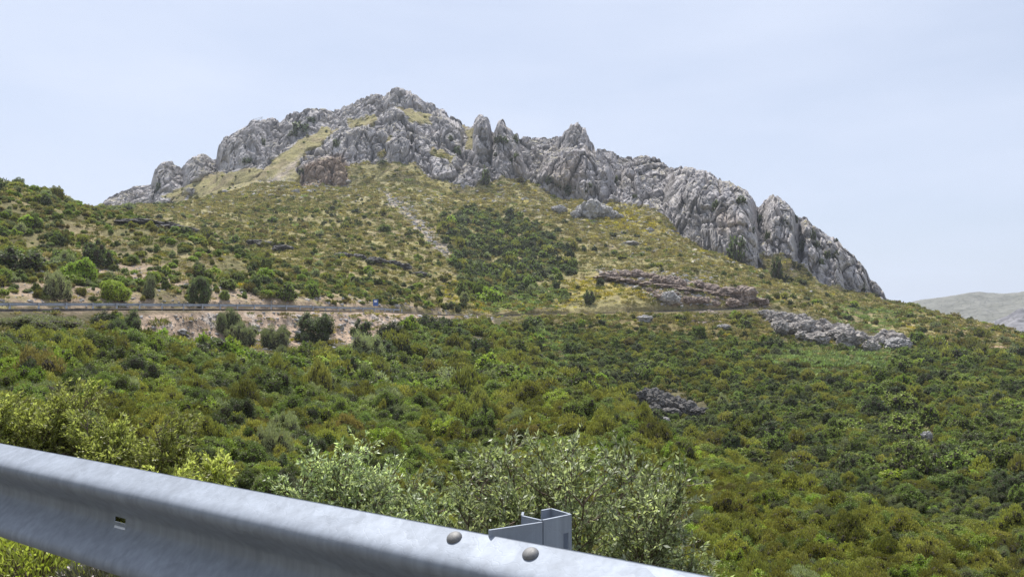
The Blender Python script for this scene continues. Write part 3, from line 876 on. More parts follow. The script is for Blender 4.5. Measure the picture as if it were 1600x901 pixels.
# -- maquis below the road
vis_low = low & (fs > 4.5) & (FR > np.where(FU < 800, 21, 15)) & (FR < 340) & (FU > -330) & (FU < 1900)
d = vis_low * (1 - SOILP * .985) * (1 - ROADP) * (1 - fern * .93 * sstep(-.5, -.1, fn1)) * (1 - dry * .90) * (1 - .6 * ROCKS_P) * (1 - DARKROCK_P * .9)
d = d * (1 + 3.2 * sstep(900, 1150, FU) * sstep(95, 45, FR)) * np.clip(55. / FR, .42, 1.3) * (.75 + .4 * sstep(-.3, .2, fn1)) * np.where(FVIS, 1, .35)
NMAQ = 38000
d = d * (1 + 1.3 * FARS)
pos_l, k_l = scatter(NMAQ, d)
fa = FARS[k_l]
r_l = np.hypot(pos_l[:, 0], pos_l[:, 1]); n1, n2, n3 = fn1[k_l], fn2[k_l], fn3[k_l]
u_l = FU[k_l]
right = sstep(700, 1000, u_l - (pos_l[:, 2] + 8) * 3)
w = np.stack([.13 + .45 * np.clip(n3 - .15, 0, 1) + .05 * fern[k_l],       # bright
              .14 + .3 * np.clip(-n2, 0, 1),                               # dark
              .10 + .5 * np.clip(n1 - .1, 0, 1) + .5 * fern[k_l],          # grey
              .32 + .9 * np.clip(n2, 0, 1) + .15 * right,                  # heather
              .34 + .8 * np.clip(-n2 + .05, 0, 1),                         # mastic
              .05 + .3 * np.clip(n2 * n1 * 4, 0, 1)], -1)                  # russet
spz = (1 - fa) * sstep(620, 800, u_l); gul = fa * sstep(210, 110, r_l); w[:, 1] = w[:, 1] * (1 - .6 * spz) + .22 * gul; w[:, 3] += .3 * spz - .1 * gul; w[:, 0] += .08 * spz
w[:, 0] *= 1 - .6 * fa; w[:, 1] += .14 * fa; w[:, 4] += .10 * fa; w[:, 2] *= 1 - .3 * fa
w = np.clip(w, 0, None) ** 1.3; w /= w.sum(1)[:, None]
kind_l = (w.cumsum(1) < rng.random((len(w), 1))).sum(1).clip(0, 5)
size_l = np.exp(rng.normal(0, .40, len(w))) * np.array([.95, .95, .8, .82, 1.0, .75])[kind_l] * (1 + .3 * sstep(800, 500, u_l) - .5 * sstep(900, 1150, u_l) * sstep(95, 45, r_l) - .34 * fa)
size_l = np.minimum(size_l, np.clip(r_l / 46., .5, 2.2))

# keep the road, its bank and the rocks clear of the thicket
_r6 = G[sum(seg[:NN + 5])]; ROADU, ROADV = project(_r6);
def keep_clear(pos, size):
    a_, b_ = project(pos); dep = pos[:, 1] * CP + pos[:, 2] * SP
    top = b_ - size * 1.15 * F / dep; half = size * .9 * F / dep
    rv = np.interp(a_, ROADU, ROADV)
    bad = (a_ < 1206) & (top < rv + np.where(a_ < 655, 3, 0)) & (pos[:, 1] > 40)
    for u0, u1, v0, v1 in ((-10, 140, 496, 530), (1186, 1420, 482, 552), (1002, 1074, 612, 652), (1060, 1098, 630, 652), (1437, 1457, 672, 694), (996, 1020, 490, 508), (1082, 1136, 482, 516), (1010, 1206, 472, 494), (740, 757, 524, 540), (770, 836, 490, 508)):
        bad |= (size > (.5 if u0 == 1186 else 0)) & (a_ + half > u0) & (a_ - half < u1) & (b_ > v0) & (top < v1 - (v1 - v0) * .25) & (b_ < v1 + 45)
    return ~bad
ok = keep_clear(pos_l, size_l)
pos_l, k_l, r_l, kind_l, size_l, u_l = pos_l[ok], k_l[ok], r_l[ok], kind_l[ok], size_l[ok], u_l[ok]

# -- slopes above the road
up_ = (FROW >= ROAD_ROW + 13) & (FR < 620) & (FU > -330) & (FU < 1900) & (rock_f < .5)
lefthill = pm([(-360,150),(0,270),(160,322),(420,408),(600,440),(700,480),(700,490),(-360,490)], 10)
spur = pm([(180,322),(420,306),(560,305),(640,340),(700,395),(725,470),(700,482),(600,445),(420,408)], 14)
darkpatch = pm([(688,345),(725,330),(795,332),(850,362),(884,392),(892,418),(862,440),(800,458),(735,452),(715,420),(700,392)], 18)
greenhole = pm([(700,440),(760,455),(900,448),(870,482),(770,490),(730,470)], 8)
rightslope = pm([(1150,470),(1400,475),(1620,515),(1900,560),(1900,640),(1400,560)], 14)
apr = pm([(260,335),(420,280),(560,290),(720,312),(800,285),(880,318),(1000,325),(1060,375),(1180,425),(1300,465),(1200,455),(1050,412),(980,400),(900,380),(880,350),(760,325),(620,312),(450,310),(330,335)], 10)
screeF = pm([(598,300),(622,306),(660,335),(702,382),(718,412),(690,398),(648,352),(610,322)], 5)
cutF = pm([(930,422),(1040,425),(1130,445),(1200,472),(1180,484),(1030,474),(1000,460)], 5)
d = up_ * (.05 + 3.8 * lefthill * (.3 + sstep(-.25, .15, fn1)) + .85 * spur * (.15 + sstep(-.2, .3, fn1)) + 1.7 * darkpatch * (.45 + sstep(-.4, .1, fn1)) + 1.0 * greenhole + .8 * rightslope * (.3 + sstep(-.2, .2, fn1)) - .045 * apr).clip(0)
leftsoil = pm([(-60,395),(80,400),(200,410),(330,445),(480,458),(700,480),(700,490),(-60,488)], 8)
d = d * (1 - .35 * leftsoil * sstep(-.25, .1, fn3)) * (1 - .9 * screeF) * (1 - .8 * cutF) * np.where(FVIS, 1, .3)
NUP = 13000
pos_u, k_u = scatter(NUP, d)
n1, n2, n3 = fn1[k_u], fn2[k_u], fn3[k_u]
lh, sp, dp, gh = lefthill[k_u], spur[k_u], darkpatch[k_u], greenhole[k_u]
w = np.stack([.10 + .2 * lh + .35 * lh * np.clip(n3 + .2, 0, 1) + .5 * gh,
              .20 + .9 * dp + .1 * sp - .12 * lh,
              .12 + .5 * gh + .2 * lh,
              .45 + .3 * np.clip(n2, 0, 1) - .25 * dp,
              .24 + .5 * lh + .9 * dp,
              .12 + .12 * sp + .1 * lh], -1)
w = np.clip(w, .01, None); w /= w.sum(1)[:, None]
kind_u = (w.cumsum(1) < rng.random((len(w), 1))).sum(1).clip(0, 5)
size_u = np.exp(rng.normal(0, .36, len(w))) * np.where(dp > .5, 1.35, 1.0) * np.where(lh > .5, .74, 1.0) * np.where(apr[k_u] > .5, .55, np.where(sp > .5, .78, .9))
size_u = np.clip(size_u, .3, 2.4)

def rots(n, tilt=.12):
    return np.stack([rng.normal(0, tilt, n), rng.normal(0, tilt, n), rng.random(n) * 6.283], -1)
def sizes(s):
    return np.stack([s * rng.uniform(.75, 1.45, len(s)), s * rng.uniform(.75, 1.25, len(s)), s * np.exp(rng.normal(0, .22, len(s)))], -1)

# the shrubs of the maquis that show largest stand as objects of their own; the rest of the thicket is one mass
pu, pv = project(pos_l)
inview = (pu > 5) & (pu < 1595) & (pv > 505) & (pv < 880) & FVIS[k_l]
# not behind the guardrail
inview &= pv < 690 + pu * .187 - 6
show = np.where(inview, size_l / np.maximum(r_l, 1), 0)
big = np.argsort(-show)[:270]
isbig = np.zeros(len(pos_l), bool); isbig[big] = True
PHR = {'bright_bush': "fresh bright green shrub", 'dark_bush': "dark green shrub", 'grey_bush': "pale grey-green shrub", 'heather_bush': "olive-brown heather shrub", 'mastic_bush': "mid-green rounded shrub", 'russet_bush': "rust-brown shrub"}
def zone(u, v):
    if u < 330: return "in the thicket below the bare bank on the left", "left thicket"
    if u < 640: return "in the thicket beyond the middle of the guardrail", "middle thicket"
    if u < 960: return "in the thicket behind the guardrail post", "thicket behind the post"
    return "on the near spur at the lower right", "lower right spur"
for i in big:
    k = KINDS[kind_l[i]]
    where, zn = zone(pu[i], pv[i])
    o = link(k, (NEAR if r_l[i] < 95 else MID)[(k, int(rng.integers(NVAR)))], loc=pos_l[i] - np.array([0, 0, .08]), rot=rots(1)[0], scl=sizes(size_l[i:i + 1])[0])
    tag(o, PHR[k] + " " + where, "shrub", PHR[k].replace("shrub", "shrubs") + " of the " + zn)
rest = ~isbig
closem = rest & (r_l < 85)
nearm = rest & (r_l >= 85) & (r_l < 230)
farm = rest & (r_l >= 230)
idx = np.array([ORD[("near_shrubs", KINDS[k], int(j))] for k, j in zip(kind_l, rng.integers(NVAR, size=len(kind_l)))])
idc = np.array([ORD[("close_shrubs", KINDS[k], int(j))] for k, j in zip(kind_l, rng.integers(NVAR, size=len(kind_l)))])
idf = np.array([ORD[("far_shrubs", KINDS[k], int(j))] for k, j in zip(kind_l, rng.integers(NVAR, size=len(kind_l)))])
stuff("scrub", C_NEAR, pos_l[closem] - [0, 0, .08], rots(closem.sum()), sizes(size_l[closem]), idc[closem], "dense mixed evergreen scrub on the near spur behind the guardrail", "scrub")
stuff("scrub", C_MID, pos_l[nearm] - [0, 0, .08], rots(nearm.sum()), sizes(size_l[nearm]), idx[nearm], "dense mixed evergreen scrub covering the middle of the valley", "scrub")
stuff("scrub", C_FAR, pos_l[farm] - [0, 0, .08], rots(farm.sum()), sizes(size_l[farm]), idf[farm], "dense low scrub covering the far valley side below the road", "scrub")
idu = np.array([ORD[("far_shrubs", KINDS[k], int(j))] for k, j in zip(kind_u, rng.integers(NVAR, size=len(kind_u)))])
idn = np.array([ORD[("near_shrubs", KINDS[k], int(j))] for k, j in zip(kind_u, rng.integers(NVAR, size=len(kind_u)))])
r_u = np.hypot(pos_u[:, 0], pos_u[:, 1]); nu_ = r_u < 300
stuff("scrub", C_MID, pos_u[nu_] - [0, 0, .08], rots(nu_.sum()), sizes(size_u[nu_]), idn[nu_], "scattered scrub on the stony hillside above the guarded road", "scrub")
stuff("scrub", C_FAR, pos_u[~nu_] - [0, 0, .08], rots((~nu_).sum()), sizes(size_u[~nu_]), idu[~nu_], "scattered scrub on the slopes below the limestone mountain", "scrub")

# low tussocks and cushions that break up the open ground
def tuft_mesh(name, mat, n, seed):
    g = np.random.default_rng(seed)
    a = g.random(n) * 6.283; rr = np.sqrt(g.random(n)) * .7
    pos = np.stack([rr * np.cos(a), rr * np.sin(a), .05 + .35 * g.random(n) * (1 - rr)], -1)
    along = unit(np.stack([np.cos(a) * .6, np.sin(a) * .6, np.ones(n) * .8], -1) + g.normal(size=(n, 3)) * .25)
    nor = unit(g.normal(size=(n, 3)))
    V, f = leaf_quads(pos, along, nor, g.uniform(.35, .7, n), g.uniform(.12, .24, n))
    return mesh_np(name, V, f, mat)
T_MATS = [mat_leaf("dry grass", (.30, .25, .115), (.30, .25, .12), .2, .015, .15), mat_leaf("green cushion", (.15, .15, .05), (.16, .16, .06), .2, .03, .2), mat_leaf("yellow broom", (.42, .33, .05), (.36, .30, .06), .2, .015, .2), mat_leaf("fern", (.20, .25, .10), (.22, .26, .12), .2, .02, .3)]
C_TUFT = bpy.data.collections.new("tussocks")
for nm, m, sd in zip(["dry_grass_tussock", "green_cushion", "yellow_broom", "z_fern"], T_MATS, range(4)):
    C_TUFT.objects.link(bpy.data.objects.new(nm.replace("z_fern", "young_fern").replace("young_fern", "zone_fern"), tuft_mesh(nm, m, 46, 900 + sd)))
yelF = np.maximum.reduce([pm(p, 8) for p in ([(700,425),(735,462),(772,492),(745,490),(712,480),(690,455)], [(880,436),(930,432),(1010,452),(1012,472),(940,468),(875,466)], [(770,470),(900,468),(900,484),(790,490)], [(880,300),(1000,330),(1060,365),(950,360)])])
d = (FR > 90) & (FR < 520) & (FU > -200) & (FU < 1700) & FVIS & (rock_f < .6)
lowopen = low * np.clip(SOILP * .25 + fern * 5 * (.3 + sstep(-.3, .2, fn3)) + dry * 1.2 + .2, 0, 5)
d = d * (1 - ROADP) * (np.where(low, lowopen, .55 + .5 * apr + .8 * greenhole - .35 * leftsoil)) * (1 - .6 * screeF) * (.35 + sstep(-.2, .3, fn3))
pos_t, k_t = scatter(42000, d)
fe = np.maximum(fern, .8 * greenhole)[k_t]; ye = yelF[k_t]; ap = apr[k_t]; lo = low[k_t] * SOILP[k_t]
w = np.stack([.55 + .2 * ap + .3 * lo, .26 - .16 * ap, .015 + 1.2 * ye + .015 * ap + .06 * lo, .01 + 3.2 * fe], -1); w /= w.sum(1)[:, None]
kt = (w.cumsum(1) < rng.random((len(w), 1))).sum(1).clip(0, 3)
st = np.exp(rng.normal(-.15, .3, len(kt))) * (.65 + .35 * np.clip(np.hypot(pos_t[:, 0], pos_t[:, 1]) / 250, 0, 1.5))
stuff("grass_tussocks", C_TUFT, pos_t, rots(len(kt), .1), sizes(st), kt, "low dry grass, ferns and yellow broom on the open ground", "grass")

# ------------------------------------------------------------------ far hills beyond the right shoulder
def far_hill(name, sky, depth0, depth1, foot_v, mat, label, seed):
    us = np.arange(sky[0][0], sky[-1][0] + 1, 2.5); n = len(us)
    sk = np.array(sky, float); vs = np.interp(us, sk[:, 0], sk[:, 1]); a = az_of(us)
    m = 60
    t = np.linspace(0, 1, m)[:, None]
    r = depth0 + (depth1 - depth0) * t ** 1.2
    vv = foot_v + (vs - foot_v) * t
    z = r * tan_el(a[None], vv)
    tb = np.linspace(.08, 1, 14)[:, None]
    r = np.concatenate([r + 0 * z, depth1 * (1 + .5 * tb) + 0 * a[None]]); z = np.concatenate([z, z[-1] - depth1 * .12 * tb ** 1.3])
    Vx = np.stack([r * np.sin(a), r * np.cos(a), z], -1).reshape(-1, 3)
    s = depth1 / 30
    hgt = fbm(Vx / s, 5, seed); f1, f2, c = worley(Vx / np.array([s * .5, s * .5, s * .5]), seed + 3)
    Vx[:, 2] += (hgt * .35 + (.5 - f1) * .25) * s * .5 * np.repeat(np.concatenate([sstep(0, .2, t[:, 0]) * (1 - .8 * sstep(.85, 1, t[:, 0])), np.full(14, .25)]), n)
    i = np.arange(m + 13)[:, None] * n + np.arange(n - 1)[None]
    f = np.stack([i, i + 1, i + n + 1, i + n], -1).reshape(-1, 4)
    tag(link(name, mesh_np(name, Vx, f, mat, True)), label, "hill", kind='structure')
far_hill("far_hills", [(1340,500),(1400,478),(1430,470),(1470,464),(1500,459),(1515,456),(1530,455),(1545,457),(1565,458),(1590,457),(1610,453),(1700,440),(1900,430)], 1500, 2300, 560,
         mat_rock("far limestone", (.19, .187, .16), (.115, .115, .09), .02), "pale bare limestone hill far off to the right", 501)
far_hill("far_hills", [(1490,545),(1520,520),(1540,508),(1555,500),(1575,492),(1590,484),(1620,476),(1700,470),(1900,465)], 1000, 1250, 560,
         mat_rock("far crag", (.22, .215, .225), (.11, .108, .12), .03), "dark grey crag in front of the far hill at the right edge", 511)

# ------------------------------------------------------------------ road, its walls and guardrail
R6, R7 = sum(seg[:NN + 5]), ROAD_ROW
def row_pts(r, u0, u1):
    s = (uu >= u0) & (uu <= u1)
    return G[r][s].copy()
a0, a1 = row_pts(R6, -345, 1206), row_pts(R7, -345, 1206)
zz = np.maximum(a0[:, 2], a1[:, 2]); zz = np.convolve(np.pad(zz, 20, 'edge'), np.ones(41) / 41, 'valid') + .05
MAT_ASPH = mat_plain("asphalt", (.30, .255, .215), .9, .2, 2.0)
v0 = a0 + .04 * (a1 - a0); v1 = a0 + .96 * (a1 - a0); v0[:, 2] = zz; v1[:, 2] = zz
n = len(v0); i = np.arange(n - 1)
below0, below1 = v0 - [0, 0, .16], v1 - [0, 0, .16]
tag(link("road", mesh_np("road", np.concatenate([v0, v1, below0, below1]), np.concatenate([np.stack([i, i + 1, n + i + 1, n + i], -1), np.stack([2 * n + i, 2 * n + i + 1, i + 1, i], -1), np.stack([n + i, n + i + 1, 3 * n + i + 1, 3 * n + i], -1)]), MAT_ASPH)), "mountain road curving across the valley side", "road", kind='structure')
EDGE = v0

def resample(pts, step):
    d = np.r_[0, np.cumsum(np.linalg.norm(np.diff(pts, axis=0), axis=1))]
    q = np.arange(0, d[-1], step)
    return np.stack([np.interp(q, d, pts[:, k]) for k in range(3)], -1)
def edge_between(u0, u1):
    eu = uu[(uu >= -345) & (uu <= 1206)]
    return EDGE[(eu >= u0) & (eu <= u1)]

MAT_STONE = mat_rock("wall stone", (.20, .18, .165), (.085, .075, .07), 1.2)
def stone_wall(u0, u1, h, label, lift=.0, fwd=.5):
    p = resample(edge_between(u0, u1), .5)
    rd = unit(np.stack([p[:, 0], p[:, 1], 0 * p[:, 0]], -1))
    nh = 9; rows = []
    for k in range(nh):
        t = k / (nh - 1)
        q = p - rd * (fwd + .12 * h * (1 - t)); q[:, 2] += lift - h * (1 - t)
        q += rd * (.13 * vnoise(q * 1.7, 5))[:, None]
        q[:, 2] += (k == nh - 1) * .12 * vnoise(q * .9, 6)
        rows.append(q)
    top = rows[-1] + rd * .45; bk = top.copy(); bk[:, 2] -= h
    rows += [top, bk]
    Vw = np.concatenate(rows); m = len(p)
    i = np.arange(len(rows) - 1)[:, None] * m + np.arange(m - 1)[None]
    f = np.stack([i, i + 1, i + m + 1, i + m], -1).reshape(-1, 4)
    o = link("retaining_wall", mesh_np("retaining_wall", Vw, f, MAT_STONE))
    tag(o, label, "wall")
stone_wall(-120, 172, 1.35, "low dark dry-stone wall under the road at the far left")
stone_wall(1012, 1204, 3.1, "long grey stone retaining wall under the road beside the rock cut")
stone_wall(772, 834, 2.6, "small stone culvert wall where the road crosses the gully")

def wprofile(s=1.0, fine=True):
    pts = [(0, .155), (.010, .1495), (.036, .1365), (.062, .1235), (.0765, .112), (.081, .098), (.0765, .084), (.062, .069), (.032, .044), (.012, .028), (.0025, .016), (0, .008)]
    if not fine: pts = [(0, .155), (.06, .126), (.081, .098), (.06, .066), (.01, .026)]
    low_ = [(d, -h) for d, h in pts[::-1]]
    if not fine: low_ = [(0, 0)] + low_
    return np.array(pts + low_) * s

def mat_zinc(name, col=(.275, .31, .37), metallic=.2, rough=.66, amp=.06, scale=11., streak=0.2, axis=None):
    """hot-dip zinc: overlapping dull patches, fine crazing and rain streaks"""
    m, n = newmat(name); L = n.links.new
    out = N(n, "ShaderNodeOutputMaterial"); p = N(n, "ShaderNodeBsdfPrincipled", Roughness=rough, Metallic=metallic)
    tcn = N(n, "ShaderNodeTexCoord")
    nz = N(n, "ShaderNodeTexNoise", Scale=scale * .9, Detail=3, Roughness=.5); L(tcn.outputs['Object'], nz.inputs['Vector'])
    ma = N(n, "ShaderNodeVectorMath", operation='MULTIPLY_ADD'); ma.inputs[1].default_value = (.16, .16, .16)
    L(nz.outputs['Color'], ma.inputs[0]); L(tcn.outputs['Object'], ma.inputs[2])
    vo = N(n, "ShaderNodeTexVoronoi", Scale=scale); L(ma.outputs[0], vo.inputs['Vector'])
    sep = N(n, "ShaderNodeSeparateColor"); L(vo.outputs['Color'], sep.inputs[0])
    big = N(n, "ShaderNodeTexNoise", Scale=scale * .35, Detail=5, Roughness=.6); L(tcn.outputs['Object'], big.inputs['Vector'])
    st = N(n, "ShaderNodeMapping"); st.inputs['Scale'].default_value = (38, 38, 2.2); L(tcn.outputs['Object'], st.inputs['Vector'])
    sn = N(n, "ShaderNodeTexNoise", Scale=1.0, Detail=4, Roughness=.6); L(st.outputs[0], sn.inputs['Vector'])
    e1 = N(n, "ShaderNodeMapRange"); e1.inputs[3].default_value = 1 - amp; e1.inputs[4].default_value = 1 + amp; L(sep.outputs[0], e1.inputs[0])
    e2 = N(n, "ShaderNodeMapRange"); e2.inputs[1].default_value = .3; e2.inputs[2].default_value = .7; e2.inputs[3].default_value = .97; e2.inputs[4].default_value = 1.03; L(big.outputs['Fac'], e2.inputs[0])
    e3 = N(n, "ShaderNodeMapRange"); e3.inputs[1].default_value = .3; e3.inputs[2].default_value = .7; e3.inputs[3].default_value = 1 - streak; e3.inputs[4].default_value = 1 + streak * .4; L(sn.outputs['Fac'], e3.inputs[0])
    m1 = N(n, "ShaderNodeMath", operation='MULTIPLY'); L(e1.outputs[0], m1.inputs[0]); L(e2.outputs[0], m1.inputs[1])
    m2 = N(n, "ShaderNodeMath", operation='MULTIPLY'); L(m1.outputs[0], m2.inputs[0]); L(e3.outputs[0], m2.inputs[1])
    sc = N(n, "ShaderNodeVectorMath", operation='SCALE'); sc.inputs[0].default_value = col; L(m2.outputs[0], sc.inputs['Scale'])
    L(sc.outputs[0], p.inputs['Base Color'])
    r1 = N(n, "ShaderNodeMapRange"); r1.inputs[3].default_value = rough - .03; r1.inputs[4].default_value = rough + .05; L(sep.outputs[1], r1.inputs[0]); L(r1.outputs[0], p.inputs['Roughness'])
    cr = N(n, "ShaderNodeTexVoronoi", feature='DISTANCE_TO_EDGE', Scale=scale * 2.4); L(ma.outputs[0], cr.inputs['Vector'])
    ce = N(n, "ShaderNodeMapRange"); ce.inputs[2].default_value = .05; L(cr.outputs['Distance'], ce.inputs[0])
    ad = N(n, "ShaderNodeMath", operation='MULTIPLY_ADD'); ad.inputs[1].default_value = .5; ad.inputs[2].default_value = 0; L(ce.outputs[0], ad.inputs[0])
    bp = N(n, "ShaderNodeBump", Strength=.10, Distance=.003); L(ad.outputs[0], bp.inputs['Height']); L(bp.outputs[0], p.inputs['Normal'])
    L(p.outputs[0], out.inputs['Surface'])
    return m
MAT_FARZINC = mat_zinc("weathered zinc far", (.42, .45, .50), .3, .6, .1, 1.5)

def sweep(path, nrm, prof, name, mat, thick=.0):
    """profile (forward, up) swept along a path; nrm = forward direction at every path point"""
    V = path[:, None] + prof[None, :, 0, None] * nrm[:, None] + np.array([0, 0, 1.]) * prof[None, :, 1, None]
    m, k = len(path), len(prof)
    i = np.arange(m - 1)[:, None] * k + np.arange(k - 1)[None]
    f = np.stack([i, i + k, i + k + 1, i + 1], -1).reshape(-1, 4)
    return mesh_np(name, V.reshape(-1, 3), f, mat, True)
gp = resample(edge_between(-120, 641), 4.0)
tg = unit(np.gradient(gp, axis=0)); fw = unit(np.stack([tg[:, 1], -tg[:, 0], 0 * tg[:, 0]], -1))
fw *= np.sign((fw * gp).sum(1))[:, None]      # away from the viewpoint: towards the road
gp = gp + fw * .35
ROOT = empty("guardrail", gp[len(gp) // 2])
ROOT['label'] = "long grey guardrail along the far stretch of road on the left"; ROOT['category'] = "guardrail"
ctr = np.array(ROOT.location)
fine_p = resample(gp, 1.0); ft = unit(np.gradient(fine_p, axis=0)); ff = unit(np.stack([ft[:, 1], -ft[:, 0], 0 * ft[:, 0]], -1)); ff *= np.sign((ff * fine_p).sum(1))[:, None]
bm = fine_p + [0, 0, .62]
V1 = sweep(bm + ff * .10, ff, wprofile(1.35, False), "beam", MAT_FARZINC)
o = link("beam", V1, ROOT, loc=-ctr)
pm_ = MB(); pm_.box((0, 0, .1), (.09, .09, .72))
post_me = pm_.mesh("post", MAT_FARZINC)
bl_ = MB(); bl_.box((0, .09, .62), (.05, .05, .12)); block_me = bl_.mesh("spacer", MAT_FARZINC)
for p, f_ in zip(gp, fw):
    rz = math.atan2(-f_[0], f_[1])
    o = link("post", post_me, ROOT, loc=p - ctr, rot=(0, 0, rz))
    link("spacer", block_me, o)

# ------------------------------------------------------------------ road sign and summit frame
p = at(587, 484); gz = p[2]
w_m = px(p, 8.0); h_m = px(p, 10.5)
sg = empty("road_sign", p); tag(sg, "small blue road sign with white patch behind the far guardrail", "sign")
MAT_BLUE = mat_plain("sign blue", (.05, .12, .36), .4, .12, 2.0); MAT_WHITE = mat_plain("sign white", (.75, .77, .8), .4, .05, 2.0); MAT_GREYP = mat_plain("sign pole grey", (.3, .31, .33), .5, .15, 4.0, .4)
zb = px(p, 6.0)
b = MB(); b.box((0, 0, zb + h_m / 2), (w_m / 2, .02, h_m / 2)); panel = link("panel", b.mesh("panel", MAT_BLUE), sg)
b = MB(); b.box((0, -.027, zb + h_m * .70), (w_m * .28, .004, h_m * .16)); link("white_patch", b.mesh("white_patch", MAT_WHITE), panel)
b = MB(); b.box((0, .021, zb + h_m * .5), (w_m / 2, .018, h_m / 2)); b.box((0, 0, zb + h_m + .02), (w_m / 2 + .02, .03, .02)); link("frame", b.mesh("frame", MAT_GREYP), sg)
for sx in (-.3, .3):
    b = MB(); b.tube([(w_m * sx, .06, -.3), (w_m * sx, .06, zb + h_m * .9)], .04); link("pole", b.mesh("pole", MAT_GREYP), sg)

crest_i = NLOW + NR - 1
def crest_pt(u):
    j = np.argmin(np.abs(uu - u)); return G[crest_i][j].copy()
p = crest_pt(397); s = px(p, 1.0)
fr = empty("antenna_frame", p); tag(fr, "thin wire antenna frame on the left crest of the mountain", "antenna")
b = MB(); b.tube([(-4 * s, 0, -2 * s), (-4 * s, 0, 3 * s)], .3 * s, 4); b.tube([(9 * s, 0, -2 * s), (9 * s, 0, 6 * s)], .3 * s, 4); link("mast", b.mesh("mast", MAT_GREYP), fr)
b = MB(); b.tube([(-5 * s, 0, 2 * s), (10 * s, 0, 6.2 * s)], .25 * s, 4); b.tube([(-5 * s, 0, 1 * s), (9 * s, 0, 3 * s)], .2 * s, 4); b.tube([(2 * s, 0, -1 * s), (9 * s, 0, 5.6 * s)], .2 * s, 4); link("bar", b.mesh("bar", MAT_GREYP), fr)

# ------------------------------------------------------------------ outcrops and boulders
def lump(size, seed, sub=ICO4, rough=1.0, rot=0.):
    Vs, Fs = sub
    g = np.random.default_rng(seed)
    q = Vs * 1.0
    o3 = g.random(3) * 50
    f1, f2, c = worley(q * 1.35 + o3, seed)
    q = Vs * (1 + rough * (.26 * (c - .5) - .16 * sstep(.15, 0, f2 - f1) + .22 * fbm(Vs * 1.6 + o3, 4, seed)))[:, None]
    f1, f2, c = worley(Vs * 3.6 + o3, seed + 5)
    q = q * (1 + rough * (.10 * (c - .5) - .07 * sstep(.18, 0, f2 - f1)))[:, None]
    q = q * np.asarray(size)
    cr, sr = math.cos(rot), math.sin(rot)
    return np.stack([q[:, 0] * cr - q[:, 1] * sr, q[:, 0] * sr + q[:, 1] * cr, q[:, 2]], -1), Fs
MAT_BOULD = mat_rock("pale limestone boulder", (.48, .465, .45), (.27, .26, .25), .5)
MAT_OUTC = mat_rock("outcrop limestone", (.42, .39, .36), (.17, .155, .145), .35)
MAT_REDR = mat_rock("reddish cut rock", (.37, .30, .255), (.19, .15, .125), .35)
MAT_DARKR = mat_rock("dark broken rock", (.20, .19, .18), (.08, .075, .07), .8)
ICO3 = ico(3)
def boulder(u, v, w, h, label, mat=MAT_BOULD, name="boulder", seed=1, sub=ICO4):
    p = at(u, v); wm, hm = px(p, w), px(p, h)
    Vq, Fq = lump((wm * .52, wm * .42, hm * .62), seed, sub)
    o = link(name, mesh_np(name, Vq + [0, 0, hm * .42], Fq, mat), loc=p)
    return tag(o, label, "rock")
def outcrop(name, spots, label, mat, seed):
    """one mass of bedrock built of interlocking blocks: spots are (u, v of foot, width, height)"""
    b = MB(); p0 = at(*spots[0][:2])
    for k, (u, v, w, h) in enumerate(spots):
        p = at(u, v); wm, hm = px(p, w), px(p, h)
        Vq, Fq = lump((wm * .56, wm * .5, hm * .66), seed + k * 7, ICO3, 1.15, k * 1.3)
        b.add(Vq + (p - p0) + [0, 0, hm * .40], Fq)
    return tag(link(name, b.mesh(name, mat), loc=p0), label, "rock outcrop")
boulder(1046, 472, 30, 17, "pale rounded boulder at the foot of the rock cut above the wall", seed=11)
boulder(1008, 503, 22, 11, "grey boulder lying below the road left of the stone wall", seed=12)
boulder(1447, 688, 18, 14, "lone pale boulder among the scrub on the lower right slope", seed=13)
boulder(1400, 548, 38, 20, "big pale boulder at the right end of the long outcrop", seed=14)
boulder(873, 332, 24, 11, "small pale rock on the yellow grass left of the rock pile", seed=15)
boulder(748, 534, 13, 5, "flat white stone in the scrub below the gully road", seed=16, sub=ICO3)
boulder(1132, 515, 20, 8, "grey rock just below the pile of loose stones", seed=17)
boulder(1030, 660, 30, 9, "pale flat rock below the dark broken outcrop", seed=18)
def fill(seed, n, top, bot, wr, aspect, core):
    """blocks spread over the band between two lines in the picture, larger towards the lower edge"""
    g = np.random.default_rng(seed); T, B = np.array(top, float), np.array(bot, float); out = []
    for k in range(n):
        t = (k + g.random()) / n; s = g.random()
        u = T[0, 0] + t * (T[-1, 0] - T[0, 0]); a_, b_ = np.interp(u, T[:, 0], T[:, 1]), np.interp(u, B[:, 0], B[:, 1])
        w = g.uniform(*wr) * (.55 + .6 * s); out.append((u + g.normal(0, 3), a_ + (b_ - a_) * s, w, w * g.uniform(*aspect)))
    return out + core
OUT1 = fill(3, 40, [(1200,490),(1260,503),(1330,517),(1405,536)], [(1200,512),(1240,532),(1300,542),(1360,551),(1405,549)], (17, 40), (.42, .85),
            [(1215 + 24 * k, 505 + 5.0 * k, 42, 9) for k in range(8)])
outcrop("rock_outcrop", OUT1, "long pale limestone outcrop running down the slope on the right", MAT_OUTC, 601)
OUT2 = fill(5, 21, [(940,430),(1000,431),(1050,435),(1100,444),(1150,455),(1195,472)], [(940,436),(1000,440),(1050,448),(1100,456),(1150,466),(1195,477)], (18, 34), (.36, .62),
            [(945 + 17 * k, 435 + 2.6 * k, 34, 5) for k in range(15)]) + fill(6, 16, [(1010,448),(1100,462),(1170,474)], [(1010,464),(1100,476),(1170,480)], (9, 22), (.35, .6), [])
outcrop("rock_outcrop", OUT2, "reddish rock face cut above the road in the middle right", MAT_REDR, 701)
